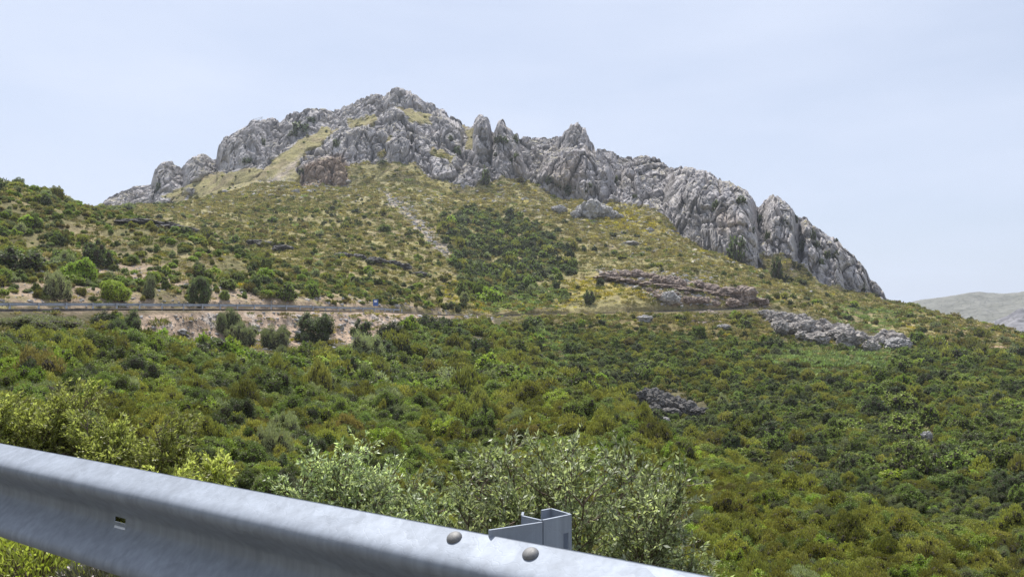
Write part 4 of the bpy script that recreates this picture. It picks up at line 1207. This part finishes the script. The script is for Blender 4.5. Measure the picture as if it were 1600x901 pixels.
outcrop("rock_outcrop", [(1008,628,24,20),(1022,636,30,26),(1040,640,30,24),(1058,644,32,24),(1076,647,30,20),(1094,649,26,15),(1022,646,24,14),(1050,650,30,14)], "dark jumbled outcrop on the slope beyond the near spur", MAT_DARKR, 801)
outcrop("rock_outcrop", [(910,338,24,18),(926,339,30,26),(943,340,28,20),(956,341,22,12),(899,340,18,11),(968,341,14,7)], "pale shattered rock pile below the round cliff", MAT_BOULD, 901)
outcrop("rock_outcrop", [(398,380,26,6),(420,388,34,9),(440,392,30,8)], "dark low ledge on the left flank of the middle slope", MAT_DARKR, 911)
outcrop("rock_outcrop", [(536,402,30,7),(560,405,30,8),(586,410,30,9),(610,414,26,8),(630,420,24,8),(655,430,24,7)], "broken dark ledge across the middle of the slope", MAT_DARKR, 921)
outcrop("rock_outcrop", [(205,350,44,7),(226,351,46,8),(246,354,46,8),(268,358,46,8),(290,362,42,7)], "dark rocky rib on the crest of the second spur", MAT_DARKR, 931)
outcrop("rock_outcrop", [(984,382,22,5),(994,384,22,5),(1004,385,18,4)], "pale bedrock slab in the grass of the upper right slope", MAT_BOULD, 941)
# cone of loose stones under the wall
p0 = at(1108, 502); b = MB(); g = np.random.default_rng(5)
for k in range(170):
    u = 1108 + g.normal(0, 13); v = 484 + 20 * g.random() + abs(u - 1108) * .25
    if v > 506: continue
    p = at(u, v); s = g.uniform(.25, .75)
    Vq, Fq = lump((s, s * .8, s * .6), k, ICO1, 1.2, g.random() * 6); b.add(Vq + p - p0, Fq)
tag(link("stone_pile", b.mesh("stone_pile", mat_rock("loose stones", (.44, .37, .33), (.26, .20, .18), .8)), loc=p0), "cone of loose pale stones spilled below the stone wall", "stone pile", kind='stuff')

# loose stones of the bare bank and hillside, beyond counting
d = (SOILP * .5 + .25 * leftsoil * (FROW > ROAD_ROW) + .05 * apr + .2 * screeF + .6 * cutF) * FVIS * (FR > 60) * (FR < 600) * (1 - ROADP)
ps, ks = scatter(9000, d)
C_ST = bpy.data.collections.new("stones")
for k in range(3):
    Vq, Fq = lump((1, .85, .6), 40 + k, ICO1, 1.3); C_ST.objects.link(bpy.data.objects.new("stone", mesh_np("stone", Vq, Fq, MAT_BOULD)))
rs = np.hypot(ps[:, 0], ps[:, 1])
stuff("loose_stones", C_ST, ps, rots(len(ps), .3), sizes(np.exp(rng.normal(-1.75, .5, len(ps))) * np.clip(rs / 150, .8, 3.4)), rng.integers(3, size=len(ps)), "loose pale stones on the bare soil and grass", "stones")

# ------------------------------------------------------------------ shrubs one can tell apart
used_lab = set()
def shrub(kind, u, v, w, h, label, cat="shrub", sink=.06, group=None, mid=True, seed=None):
    p = at(u, v); wm, hm = px(p, w), px(p, h)
    me = (FAR if not mid else (NEAR if np.hypot(p[0], p[1]) < 150 else MID))[(kind, int(rng.integers(NVAR)))]
    top, ud, st, hw, *_ = SPEC[kind]
    o = link(kind, me, loc=p - np.array([0, 0, sink * hm]), rot=(0, 0, rng.random() * 6.28), scl=(wm / 2.1, wm / 2.1, hm / (hw * 1.25) * 1.06))
    return tag(o, label, cat, group)
HAND = [
 ('dark_bush',195,539,60,52,"big dark green bush standing below the end of the low stone wall"),
 ('bright_bush',180,468,46,34,"bright green bush just above the left end of the far guardrail"),
 ('grey_bush',86,466,40,40,"dusky bush with bare stems on the stony bank at the far left"),
 ('grey_bush',233,464,25,32,"small grey-green bush between the bright bush and the broad dark bush"),
 ('dark_bush',308,474,52,44,"broad dark bush touching the far guardrail"),
 ('grey_bush',357,520,40,38,"upper one of two grey bushes on the bare bank"),
 ('grey_bush',376,538,44,36,"lower one of two grey bushes on the bare bank"),
 ('grey_bush',430,542,52,34,"grey-green bush at the foot of the bare bank left of the broad one"),
 ('dark_bush',492,531,64,44,"broad dusky bush on the bare bank below the guardrail"),
 ('dark_bush',566,530,34,30,"dark narrow bush at the right end of the bare bank"),
 ('dark_bush',612,532,50,28,"dark bush on the lower edge of the bank right of the narrow one"),
 ('grey_bush',570,572,62,46,"pale grey-green domed bush below the bare bank"),
 ('bright_bush',640,528,40,32,"fresh green bush under the end of the far guardrail"),
 ('dark_bush',668,515,34,22,"dusky low bush beside the last bare strip of bank"),
 ('dark_bush',692,508,20,14,"small round dark bush under the road bend"),
 ('bright_bush',125,440,46,34,"yellow-green bush on the hillside above the dusky bush"),
 ('mastic_bush',100,415,44,24,"rounded green bush above the yellow-green bush on the left hill"),
 ('dark_bush',32,422,74,36,"wide dark thicket bush at the left edge of the hillside"),
 ('dark_bush',150,416,46,40,"dark upright bush high on the stony left hillside"),
 ('mastic_bush',448,468,36,24,"round green bush close above the guardrail left of the sign"),
 ('mastic_bush',488,462,28,20,"smaller round bush next to the round green one above the guardrail"),
 ('dark_bush',397,452,24,22,"dark bush on the hillside over the middle of the far guardrail"),
 ('dark_bush',561,449,26,15,"dark low bush on the slope above the road sign"),
 ('bright_bush',577,428,20,12,"light green bush above the dark low one on the middle slope"),
 ('mastic_bush',600,363,26,11,"lone green bush high on the middle slope left of the scree strip"),
 ('bright_bush',765,474,40,24,"bright green bush in the gully above the road bend"),
 ('bright_bush',748,462,24,20,"green bush in the gully beside the bright one"),
 ('mastic_bush',722,462,26,22,"dark green bush on the left side of the gully"),
 ('dark_bush',716,487,14,12,"small dark bush on the yellow broom bank"),
 ('dark_bush',724,482,14,12,"second small dark bush on the yellow broom bank, farther up"),
 ('mastic_bush',882,467,20,15,"round dark green bush above the road in the yellow broom"),
 ('dark_bush',921,474,20,22,"tall dark bush just above the road in the yellow broom"),
 ('dark_bush',939,449,16,15,"dark round bush left of the reddish rock face"),
 ('dark_bush',892,431,22,14,"dark bush at the right edge of the dense dark patch"),
 ('mastic_bush',874,439,16,13,"green bush below the dark one at the edge of the dense patch"),
 ('bright_bush',868,429,14,10,"light green bush at the edge of the dense dark patch"),
 ('mastic_bush',895,416,16,14,"green round bush above the dense patch edge"),
 ('dark_bush',890,402,13,12,"dark round bush in the upward row on the grass"),
 ('dark_bush',884,392,16,13,"dark round bush second from the top of the row on the grass"),
 ('dark_bush',859,374,14,10,"dark bush near the top of the dense patch"),
 ('dark_bush',912,394,12,10,"small dark bush alone on the grass right of the row"),
 ('dark_bush',929,392,10,7,"smallest dark bush alone on the grass above the rock face"),
 ('dark_bush',821,522,11,24,"dark columnar bush in the gully below the road"),
 ('dark_bush',841,551,17,20,"dark conical bush beside the pale fern patch"),
 ('mastic_bush',834,508,34,14,"dark green low bush under the culvert wall"),
 ('bright_bush',1412,610,32,24,"bright green round bush in the middle of the right slope"),
 ('dark_bush',1210,545,34,18,"dark bush below the long pale outcrop"),
 ('bright_bush',1192,538,16,14,"green bush at the left of the dark one below the outcrop"),
 ('dark_bush',1165,530,9,14,"small upright dark bush left of the outcrop"),
 ('dark_bush',1328,482,20,9,"dark low bush on the shoulder above the outcrop"),
 ('bright_bush',1498,546,26,12,"light green bush on the pinkish ground at the right"),
 ('dark_bush',1501,527,12,12,"dark upright bush on the pinkish ground at the right"),
 ('dark_bush',1525,520,18,9,"dark bush on the skyline shoulder in front of the far crag"),
 ('bright_bush',604,722,78,60,"large bright green bush in the dark thicket behind the guardrail"),
 ('bright_bush',702,706,66,50,"second bright green bush right of the large one in the thicket"),
 ('grey_bush',602,652,58,38,"pale silvery bush with arching top in the middle of the thicket"),
 ('dark_bush',760,690,30,56,"tall dark conical bush in the thicket above the post"),
 ('dark_bush',985,700,68,38,"dark broad bush on the edge of the near spur"),
 ('bright_bush',1150,812,40,36,"yellow-green bush at the lower right above the rail's end"),
 ('grey_bush',60,520,130,26,"wide silvery mat of shrub below the low stone wall"),
 ('dark_bush',308,610,26,36,"dark upright bush in the left thicket"),
 ('grey_bush',262,618,46,30,"pale grey bush in the left thicket behind the roadside shrubs"),
 ('bright_bush',195,628,48,44,"bright green bush rising behind the left roadside shrubs"),
 ('bright_bush',30,612,74,60,"dark-footed bright green bush at the far left of the thicket"),
]
for k, u, v, w, h, lab in HAND:
    shrub(k, u, v, w, h, lab)
# dark bushes rooted in the clefts of the cliffs
CLIFF = [(778,221,12,10),(788,222,10,9),(806,222,8,12),(775,243,7,5),(800,252,8,6),(801,261,8,7),(807,246,8,8),(715,240,12,14),(704,220,9,9),(757,284,14,22),(526,230,9,14),(474,272,12,10),(857,286,10,11),(888,301,13,14),(922,292,7,7),(962,290,9,15),(877,292,6,7),(899,295,5,5),(917,300,5,5),(870,288,6,5),(1119,326,11,14),(1159,316,13,10),(1228,348,9,9),(1243,346,8,10),(1255,390,11,16),(1150,405,24,34),(1161,385,8,16),(1212,434,22,34),(1226,440,20,12),(1254,443,14,8),(1188,350,12,14),(1176,363,6,10),(1199,373,8,14),(1283,412,9,10),(1293,402,9,12),(1306,404,9,12),(1348,452,9,12),(1239,416,8,9),(1248,421,7,10),(1307,378,5,6),(1270,372,8,14),(1277,386,9,10),(1262,430,9,6),(385,254,14,8),(410,228,7,14),(470,202,20,12),(486,192,16,9),(459,211,12,8),(248,296,8,12),(992,308,8,5),(596,256,14,6),(656,232,6,5)]
WH = [(300, "on the left crags of the mountain"), (560, "in the crags over the red cliff"), (735, "on the flank of the main peak"), (830, "on the two pinnacles"), (965, "on the round cliff"), (1180, "on the great right-hand cliff"), (1700, "on the last ridge at the right")]
for u, v, w, h in CLIFF:
    where = next(t for x, t in WH if u < x)
    shrub('dark_bush', u, v, w * 1.15, h * 1.15, "small dark bush rooted in the rock " + where, "bush", sink=.25, group="dark bushes " + where, mid=False)
# round bushes dotted over the open grass of the upper slopes
DOT = [(820,357),(803,349),(883,349),(905,378),(946,384),(958,370),(975,366),(995,372),(1003,400),(1012,392),(1018,417),(1035,424),(960,396),(938,402),(872,362),(838,372),(740,323),(733,325),(710,320),(706,326),(675,329),(675,318),(748,334),(765,330),(1130,431),(1192,443),(1190,435),(1200,446),(1221,440),(1150,424),(1280,476),(1240,466),(1040,395),(1062,402),(1078,412),(665,345),(640,368),(560,350),(520,340),(470,345),(440,333),(500,360)]
for u, v in DOT:
    s = rng.uniform(7, 13)
    z_ = "left of the scree strip" if u < 660 else ("right of the scree strip" if u < 800 else "above the reddish rock face")
    shrub('dark_bush' if rng.random() < .6 else 'mastic_bush', u, v, s, s * .62, "small round bush dotted on the grassy slope " + z_, "bush", group="small bushes on the slope " + z_, mid=False)

# ------------------------------------------------------------------ tall roadside shrubs just behind the guardrail
M_BARK = mat_plain("grey brown twigs", (.13, .10, .075), .9, .35, 20.)
L_OLIVE = mat_leaf("silvery olive leaves", (.275, .315, .185), (.48, .51, .40), .26, .015, .40, .38)
L_YELL = mat_leaf("yellow green leaves", (.30, .305, .10), (.38, .38, .18), .24, .015, .48, .42)
def roadside_shrub(x, y, ztop, width, seed, leafm, label, nst=9, leaf=.044, dens=1.0):
    g = np.random.default_rng(seed)
    zg = float(emb(rail_s(x, y))) - .05
    Hh = ztop - zg
    root = empty("roadside_shrub", (x, y, zg)); tag(root, label, "shrub", None)
    wood = MB(); LP, LA, LN, LS = [], [], [], []
    def grow(p, d, ln, n, bend):
        pts = [p]
        for _ in range(n):
            d = unit(d + g.normal(size=3) * bend + np.array([0, 0, .05])); p = p + d * ln / n; pts.append(p)
        return np.array(pts), d
    for s_ in range(nst):
        a = g.random() * 6.283; tilt = g.uniform(.02, 1.0) * math.atan2(width * .5, Hh) * 1.25
        d = np.array([math.cos(a) * math.sin(tilt), math.sin(a) * math.sin(tilt), math.cos(tilt)])
        L_ = Hh * g.uniform(.72, 1.02) / max(math.cos(tilt), .5) * (1 - .12 * tilt)
        st, _ = grow(np.array([g.normal(0, .08), g.normal(0, .08), 0]), d, L_ * .93, 9, .07)
        wood.tube(st, np.linspace(.022, .005, len(st)), 5)
        for k in range(int(20 * dens)):
            t = .30 + .70 * (k + g.random()) / (20 * dens)
            q = np.array([np.interp(t * 9, np.arange(10), st[:, c]) for c in range(3)])
            a2 = g.random() * 6.283
            bd = unit(np.array([math.cos(a2), math.sin(a2), g.uniform(.3, 1.1)]))
            br, bdir = grow(q, bd, Hh * g.uniform(.08, .18) * (1.2 - .55 * t), 4, .16)
            wood.tube(br, np.linspace(.008, .003, len(br)), 4, False)
            for k2 in range(6):
                q2 = br[1 + k2] if k2 < 4 else br[int(g.integers(2, 5))]
                td = unit(bdir + g.normal(size=3) * .65 + np.array([0, 0, .35]))
                tw, _ = grow(q2, td, Hh * g.uniform(.06, .13), 3, .15)
                wood.tube(tw, np.linspace(.0035, .0015, len(tw)), 3, False)
                nl = int(g.integers(15, 26))
                tt = g.random(nl) ** .8
                base = np.stack([np.interp(tt * 3, np.arange(4), tw[:, c]) for c in range(3)], -1)
                al = unit(td + g.normal(size=(nl, 3)) * .62)
                LP.append(base); LA.append(al); LN.append(unit(np.array([0, 0, .8]) + g.normal(size=(nl, 3)) * .6)); LS.append(leaf * g.uniform(.6, 1.3, nl))
    LP, LA, LN, LS = map(np.concatenate, (LP, LA, LN, LS))
    V, f = leaf_quads(LP, LA, LN, LS, LS * .36)
    link("branches", wood.mesh("branches", M_BARK), root)
    link("foliage", mesh_np("foliage", V, f, leafm), root)
def shrub_px(u, vtop, dist, wpx, *a, **k):
    """a roadside shrub whose top is seen at (u, vtop), at a forward distance"""
    Yt = (450.5 - (vtop - (20 if u > 400 else 4))) / F; d = np.array([(u - 800) / F, CP - Yt * SP, SP + Yt * CP]); d *= dist / d[1]
    roadside_shrub(d[0], d[1], d[2], wpx * (.66 if u > 400 else .8) * dist / F, *a, **k)
shrub_px(796, 682, 6.2, 120, 31, L_OLIVE, "silvery olive-leaved shrub left of the guardrail post", nst=6)
shrub_px(884, 708, 6.0, 130, 32, L_OLIVE, "silvery olive-leaved shrub rising directly behind the guardrail post", nst=7)
shrub_px(972, 712, 5.8, 110, 33, L_OLIVE, "tall silvery shrub right of the guardrail post", nst=6)
shrub_px(1024, 778, 5.4, 110, 34, L_OLIVE, "lower silvery shrub at the right end of the row behind the post", nst=6)
shrub_px(738, 792, 5.6, 110, 35, L_OLIVE, "low olive-leaved shrub left of the post and just over the rail", nst=7)
shrub_px(545, 694, 6.8, 120, 36, L_OLIVE, "pale tall shrub behind the middle of the guardrail", nst=7)
shrub_px(612, 754, 6.4, 130, 37, L_OLIVE, "lower pale shrub beside the tall one behind the middle of the rail", nst=6)
shrub_px(672, 786, 6.0, 90, 38, L_OLIVE, "thin low shrub between the middle shrubs and the post", nst=6)
shrub_px(496, 742, 6.8, 80, 39, L_OLIVE, "narrow pale shrub at the left of the middle shrubs", nst=6)
shrub_px(95, 600, 8.6, 190, 41, L_YELL, "tallest yellow-green shrub behind the rail at the left", nst=12, leaf=.05)
shrub_px(20, 622, 8.4, 150, 42, L_YELL, "yellow-green shrub at the left edge behind the rail", nst=9, leaf=.05)
shrub_px(175, 634, 8.2, 130, 43, L_YELL, "yellow-green shrub right of the tallest one behind the rail", nst=9, leaf=.05)
shrub_px(238, 642, 7.9, 110, 44, L_YELL, "thin yellow-green shrub with bare brown twigs behind the rail", nst=8, leaf=.05, dens=.8)
shrub_px(300, 722, 7.4, 100, 45, L_YELL, "low yellow-green shrub ending the left row behind the rail", nst=7, leaf=.05)
shrub_px(-60, 640, 8.0, 140, 46, L_YELL, "yellow-green shrub half outside the left edge of the picture", nst=8, leaf=.05)

# small plants at the shoulder under the rail
def herb(name, x, y, h, w, seed, leafm, label, n=900, flower=None):
    g = np.random.default_rng(seed); zg = float(emb(rail_s(x, y))) - .02
    root = empty(name, (x, y, zg)); tag(root, label, "plant")
    a = g.random(n) * 6.283; rr = np.sqrt(g.random(n)) * w * .5; hh = h * g.uniform(.25, 1, n) * (1 - .5 * (rr / (w * .5)) ** 2)
    pos = np.stack([rr * np.cos(a), rr * np.sin(a), hh * .9], -1)
    al = unit(np.stack([np.cos(a) * .4, np.sin(a) * .4, np.ones(n) * .9], -1) + g.normal(size=(n, 3)) * .4)
    V, f = leaf_quads(pos, al, unit(g.normal(size=(n, 3))), g.uniform(.02, .05, n), g.uniform(.006, .014, n))
    link("foliage", mesh_np("foliage", V, f, leafm), root)
    b = MB()
    for k in range(0, n, 14): b.tube([(pos[k, 0] * .3, pos[k, 1] * .3, 0), pos[k] * [.7, .7, .6], pos[k]], .002, 3, False)
    link("stems", b.mesh("stems", M_BARK), root)
    if flower:
        k = g.choice(n, 130, replace=False); k = k[hh[k] > h * .5]
        Vf, ff_ = leaf_quads(pos[k] + [0, 0, .02], unit(g.normal(size=(len(k), 3))), np.tile([0, 0, 1.], (len(k), 1)), np.full(len(k), .016), np.full(len(k), .016))
        link("flowers", mesh_np("flowers", Vf, ff_, flower), root)
L_HERB = mat_leaf("lime green herb", (.23, .235, .05), (.26, .26, .08), .25, .02, .4)
L_GREY = mat_leaf("grey herb", (.17, .17, .12), (.2, .2, .15), .2, .01, .2)
M_PALE = mat_leaf("pale flowers", (.50, .44, .44), (.5, .45, .45), .1, .01, .2)
def gpt(u, v):
    Yt = (450.5 - v) / F; d = np.array([(u - 800) / F, CP - Yt * SP, SP + Yt * CP]); return d
def herb_px(name, u, v, dist, h, w, *a, **k):
    d = gpt(u, v); d *= dist / d[1]; herb(name, d[0], d[1], h, w, *a, **k)
herb_px("flowering_herb", 48, 900, 3.45, .30, .42, 51, L_HERB, "lime green herb under the rail at the lower left corner", 1500)
herb_px("flowering_herb", 8, 900, 3.8, .34, .4, 52, L_HERB, "lime green herb at the left edge below the rail", 1200)
herb_px("flowering_herb", 140, 905, 3.2, .20, .40, 53, L_GREY, "grey herb with pale flowers under the rail", 1500, M_PALE)
herb_px("flowering_herb", 95, 890, 3.7, .30, .35, 54, L_HERB, "small herb with pale flower heads beside the lime green one", 900, M_PALE)
herb_px("flowering_herb", 215, 905, 3.1, .16, .4, 55, L_GREY, "low grey herb at the foot of the rail right of the flowers", 900)

# ------------------------------------------------------------------ the viewpoint's own road and an unseen hill added behind to block sky light from the rail
def rail_grid(name, ts, ss, zf, mat, label, cat):
    T_, S_ = np.meshgrid(ts, ss)
    Vg = np.stack([RAIL_P[0] + RAIL_D[0] * T_ + RAIL_N[0] * S_, RAIL_P[1] + RAIL_D[1] * T_ + RAIL_N[1] * S_, zf(T_, S_)], -1).reshape(-1, 3)
    n_ = len(ts); i_ = np.arange(len(ss) - 1)[:, None] * n_ + np.arange(n_ - 1)[None]
    f_ = np.stack([i_, i_ + 1, i_ + n_ + 1, i_ + n_], -1).reshape(-1, 4)
    return tag(link(name, mesh_np(name, Vg, f_, mat, True)), label, cat, kind='structure')
MAT_NEAR_ROAD = mat_plain("worn asphalt", (.10, .098, .095), .9, .25, 40.)
rail_grid("near_road", np.linspace(-30, 30, 31), np.linspace(.12, -7.6, 9), lambda T_, S_: -1.158 + 0 * T_, MAT_NEAR_ROAD, "road the picture is taken from", "road")
rail_grid("unseen_bank", np.linspace(-45, 60, 106), np.linspace(-7.5, -48, 60), lambda T_, S_: -1.3 + np.maximum(-7.6 - S_, 0) * .62 + 1.6 * (1 - np.exp(-np.maximum(-7.6 - S_, 0))) + fbm(np.stack([T_.ravel() / 5, S_.ravel() / 5, 0 * T_.ravel()], -1), 4, 700).reshape(T_.shape) * np.clip((-7.6 - S_) / 4, 0, 1) * 1.2,
          mat_plain("unseen bank earth and scrub", (.13, .12, .06), .95, .4, 1.2), "unseen scrubby hillside added behind the viewpoint to block sky light", "hillside")

# ------------------------------------------------------------------ guardrail in the foreground
MAT_ZINC = mat_zinc("galvanised steel", metallic=.25)
MAT_BOLT = mat_zinc("weathered bolt zinc", (.20, .20, .20), .3, .6, .1, 60.)
RA_, RB_ = np.array([-1.761, 2.630]), np.array([.336, 1.2637])
rdv = (RB_ - RA_) / np.linalg.norm(RB_ - RA_); nrm2 = np.array([rdv[1], -rdv[0]])
if nrm2 @ RA_ > 0: nrm2 = -nrm2                       # towards the road and the viewpoint
T3 = np.array([rdv[0], rdv[1], 0]); N3 = np.array([nrm2[0], nrm2[1], 0]); Z3 = np.array([0, 0, 1.])
ZC = -.42 - .155
def rail_pt(t, d, h): return np.array([RA_[0], RA_[1], ZC]) + T3 * t + N3 * d + Z3 * h
def find_on_rail(u, v, prof):
    best = None
    for t in np.arange(-1.0, 3.2, .01):
        q = rail_pt(t, 0, 0) + N3 * prof[:, :1] + Z3 * prof[:, 1:]
        pu_, pv_ = project(q); d = np.hypot(pu_ - u, pv_ - v); j = d.argmin()
        if best is None or d[j] < best[0]: best = (d[j], t, j)
    return best[1], best[2]
PROF = wprofile()
dense = np.stack([np.interp(np.linspace(0, len(PROF) - 1, 400), np.arange(len(PROF)), PROF[:, k]) for k in (0, 1)], -1)
web = dense[np.abs(dense[:, 1]) < .03]
t_h, _ = find_on_rail(185, 801, web)
hole_t = [(t_h - .029, t_h + .029)] + [(t_h + s - .029, t_h + s + .029) for s in (-4.0, 4.0)]
rail = empty("guardrail", tuple(rail_pt(1.0, 0, -.55)))
tag(rail, "close galvanised steel guardrail across the lower left foreground", "guardrail")
ro = np.array(rail.location)
def beam_mesh():
    ts = sorted(set(np.round(np.arange(-4.5, 6.6, .06), 4)) | {round(x, 4) for h in hole_t for x in h})
    prof = np.stack([np.interp(np.linspace(0, len(PROF) - 1, 3 * (len(PROF) - 1) + 1), np.arange(len(PROF)), PROF[:, k]) for k in (0, 1)], -1)
    # round the bends
    sm = prof.copy()
    for _ in range(1): sm[1:-1] = .25 * sm[:-2] + .5 * sm[1:-1] + .25 * sm[2:]
    prof = sm
    m, k = len(ts), len(prof)
    tgp = unit(np.gradient(prof, axis=0)); nr = np.stack([-tgp[:, 1], tgp[:, 0]], -1)
    if nr[k // 2, 0] < 0: nr = -nr
    grids = []
    for off in (0, -.003):
        pr = prof + nr * off
        V = np.array([rail_pt(t, 0, 0) for t in ts])[:, None] + pr[None, :, :1] * N3 + pr[None, :, 1:] * Z3
        wav = .0012 * fbm(V.reshape(-1, 3) * 7, 2, 9)
        grids.append(V.reshape(-1, 3) + wav[:, None] * N3)
    cells = np.ones((m - 1, k - 1), bool)
    tm = (np.array(ts)[1:] + np.array(ts)[:-1]) / 2; hm = (prof[1:, 1] + prof[:-1, 1]) / 2
    for a, b_ in hole_t:
        cells[np.ix_((tm > a) & (tm < b_), np.abs(hm) < .0085)] = False
    nV = m * k
    ii, jj = np.where(cells)
    q = np.stack([ii * k + jj, (ii + 1) * k + jj, (ii + 1) * k + jj + 1, ii * k + jj + 1], -1)
    faces = [q, q[:, ::-1] + nV]
    pad = np.pad(cells, 1)
    for di, dj, e in ((-1, 0, (0, 3)), (1, 0, (1, 2)), (0, -1, (0, 1)), (0, 1, (3, 2))):
        bsel = cells & ~pad[1 + di:m + di, 1 + dj:k + dj]
        i2, j2 = np.where(bsel)
        c = np.stack([i2 * k + j2, (i2 + 1) * k + j2, (i2 + 1) * k + j2 + 1, i2 * k + j2 + 1], -1)
        faces.append(np.stack([c[:, e[0]], c[:, e[1]], c[:, e[1]] + nV, c[:, e[0]] + nV], -1))
    return mesh_np("beam", np.concatenate(grids) - ro, np.concatenate(faces), MAT_ZINC, True)
beam = link("beam", beam_mesh(), rail)
# bolts with domed heads
upper = dense[(dense[:, 1] > .09)]
for (u, v) in ((708, 839), (829, 866)):
    t, j = find_on_rail(u, v, upper)
    d_, h_ = upper[j]; j0, j1 = max(j - 4, 0), min(j + 4, len(upper) - 1)
    tv = upper[j1] - upper[j0]; nv = np.array([-tv[1], tv[0]]); nv /= np.linalg.norm(nv)
    if nv[0] < 0: nv = -nv
    ax = N3 * nv[0] + Z3 * nv[1]; e1 = T3; e2 = np.cross(ax, e1)
    b = MB(); c0 = rail_pt(t, d_, h_) - ro; rings = []
    prf = [(.0158, -.001), (.0160, .0015), (.0150, .0042), (.0125, .0068), (.0085, .0088), (.004, .0098)]
    nseg = 28
    ang = np.arange(nseg) * 2 * np.pi / nseg
    Vb = np.concatenate([c0 + r_ * (np.cos(ang)[:, None] * e1 + np.sin(ang)[:, None] * e2) + hh * ax for r_, hh in prf] + [[c0 + .0101 * ax]])
    fq = [((k * nseg + i), (k * nseg + (i + 1) % nseg), ((k + 1) * nseg + (i + 1) % nseg), ((k + 1) * nseg + i)) for k in range(len(prf) - 1) for i in range(nseg)]
    ft_ = [((len(prf) - 1) * nseg + i, (len(prf) - 1) * nseg + (i + 1) % nseg, len(Vb) - 1) for i in range(nseg)]
    link("bolt", mesh_np("bolt", Vb, [np.array(fq), np.array(ft_)], MAT_BOLT, True), rail)
# channel post with a slotted flange, and the spacer between it and the beam
ZT = -.405
def plan(u, v):
    d = gpt(u, v); d *= ZT / d[2]; return d
pA, pB, pC, pD, pE = plan(764, 824), plan(848, 811.5), plan(892, 802.5), plan(861, 793.5), plan(816, 804)
def plate(b, a, c, top, bot, th=.005, u0=0., u1=1.):
    a, c = np.asarray(a) * 1., np.asarray(c) * 1.
    d = c - a; d[2] = 0; L_ = np.linalg.norm(d); d /= L_; nn_ = np.array([-d[1], d[0], 0])
    mid = a + d * L_ * (u0 + u1) / 2; mid[2] = (top + bot) / 2
    b.box(mid - ro, (L_ * (u1 - u0) / 2, th / 2, (top - bot) / 2), (d, nn_, Z3))
bot = -2.0
b = MB()
# slotted flange: strips round the slot
plate(b, pB, pC, ZT, bot, .005, .0, .70); plate(b, pB, pC, ZT, bot, .005, .88, 1.0)
plate(b, pB, pC, ZT, ZT - .036, .0047, .70, .88); plate(b, pB, pC, ZT - .075, bot, .0047, .70, .88)
plate(b, pC, pD, ZT, bot, .005, .05, 1.0)
plate(b, pD, pD + (pB - pC) * .35, ZT, bot, .005, .06, 1.0)
post = link("post", b.mesh("post", MAT_ZINC), rail)
b = MB(); plate(b, pA, pB, ZT - .004, ZT - .31, .005, .0, .985); plate(b, pE, pB, ZT - .001, ZT - .31, .005, .0, .94); plate(b, pE, pE + np.array([.002, .03, 0]), ZT - .001, ZT - .31, .005, .12, 1)
link("spacer", b.mesh("spacer", MAT_ZINC), rail)

# ------------------------------------------------------------------ thin summer haze
hm_, hn = newmat("haze")
ho = N(hn, "ShaderNodeOutputMaterial"); hv = hn.nodes.new("ShaderNodeVolumePrincipled")
hv.inputs['Color'].default_value = (.80, .88, 1.0, 1); hv.inputs['Density'].default_value = .00011; hv.inputs['Anisotropy'].default_value = .3
hn.links.new(hv.outputs[0], ho.inputs['Volume'])
HV, HQ = box_vf((0, 0, 100), (4100, 4100, 161))
tag(link("haze", mesh_np("haze", HV, HQ, hm_)), "thin pale summer haze", "haze", kind='stuff')
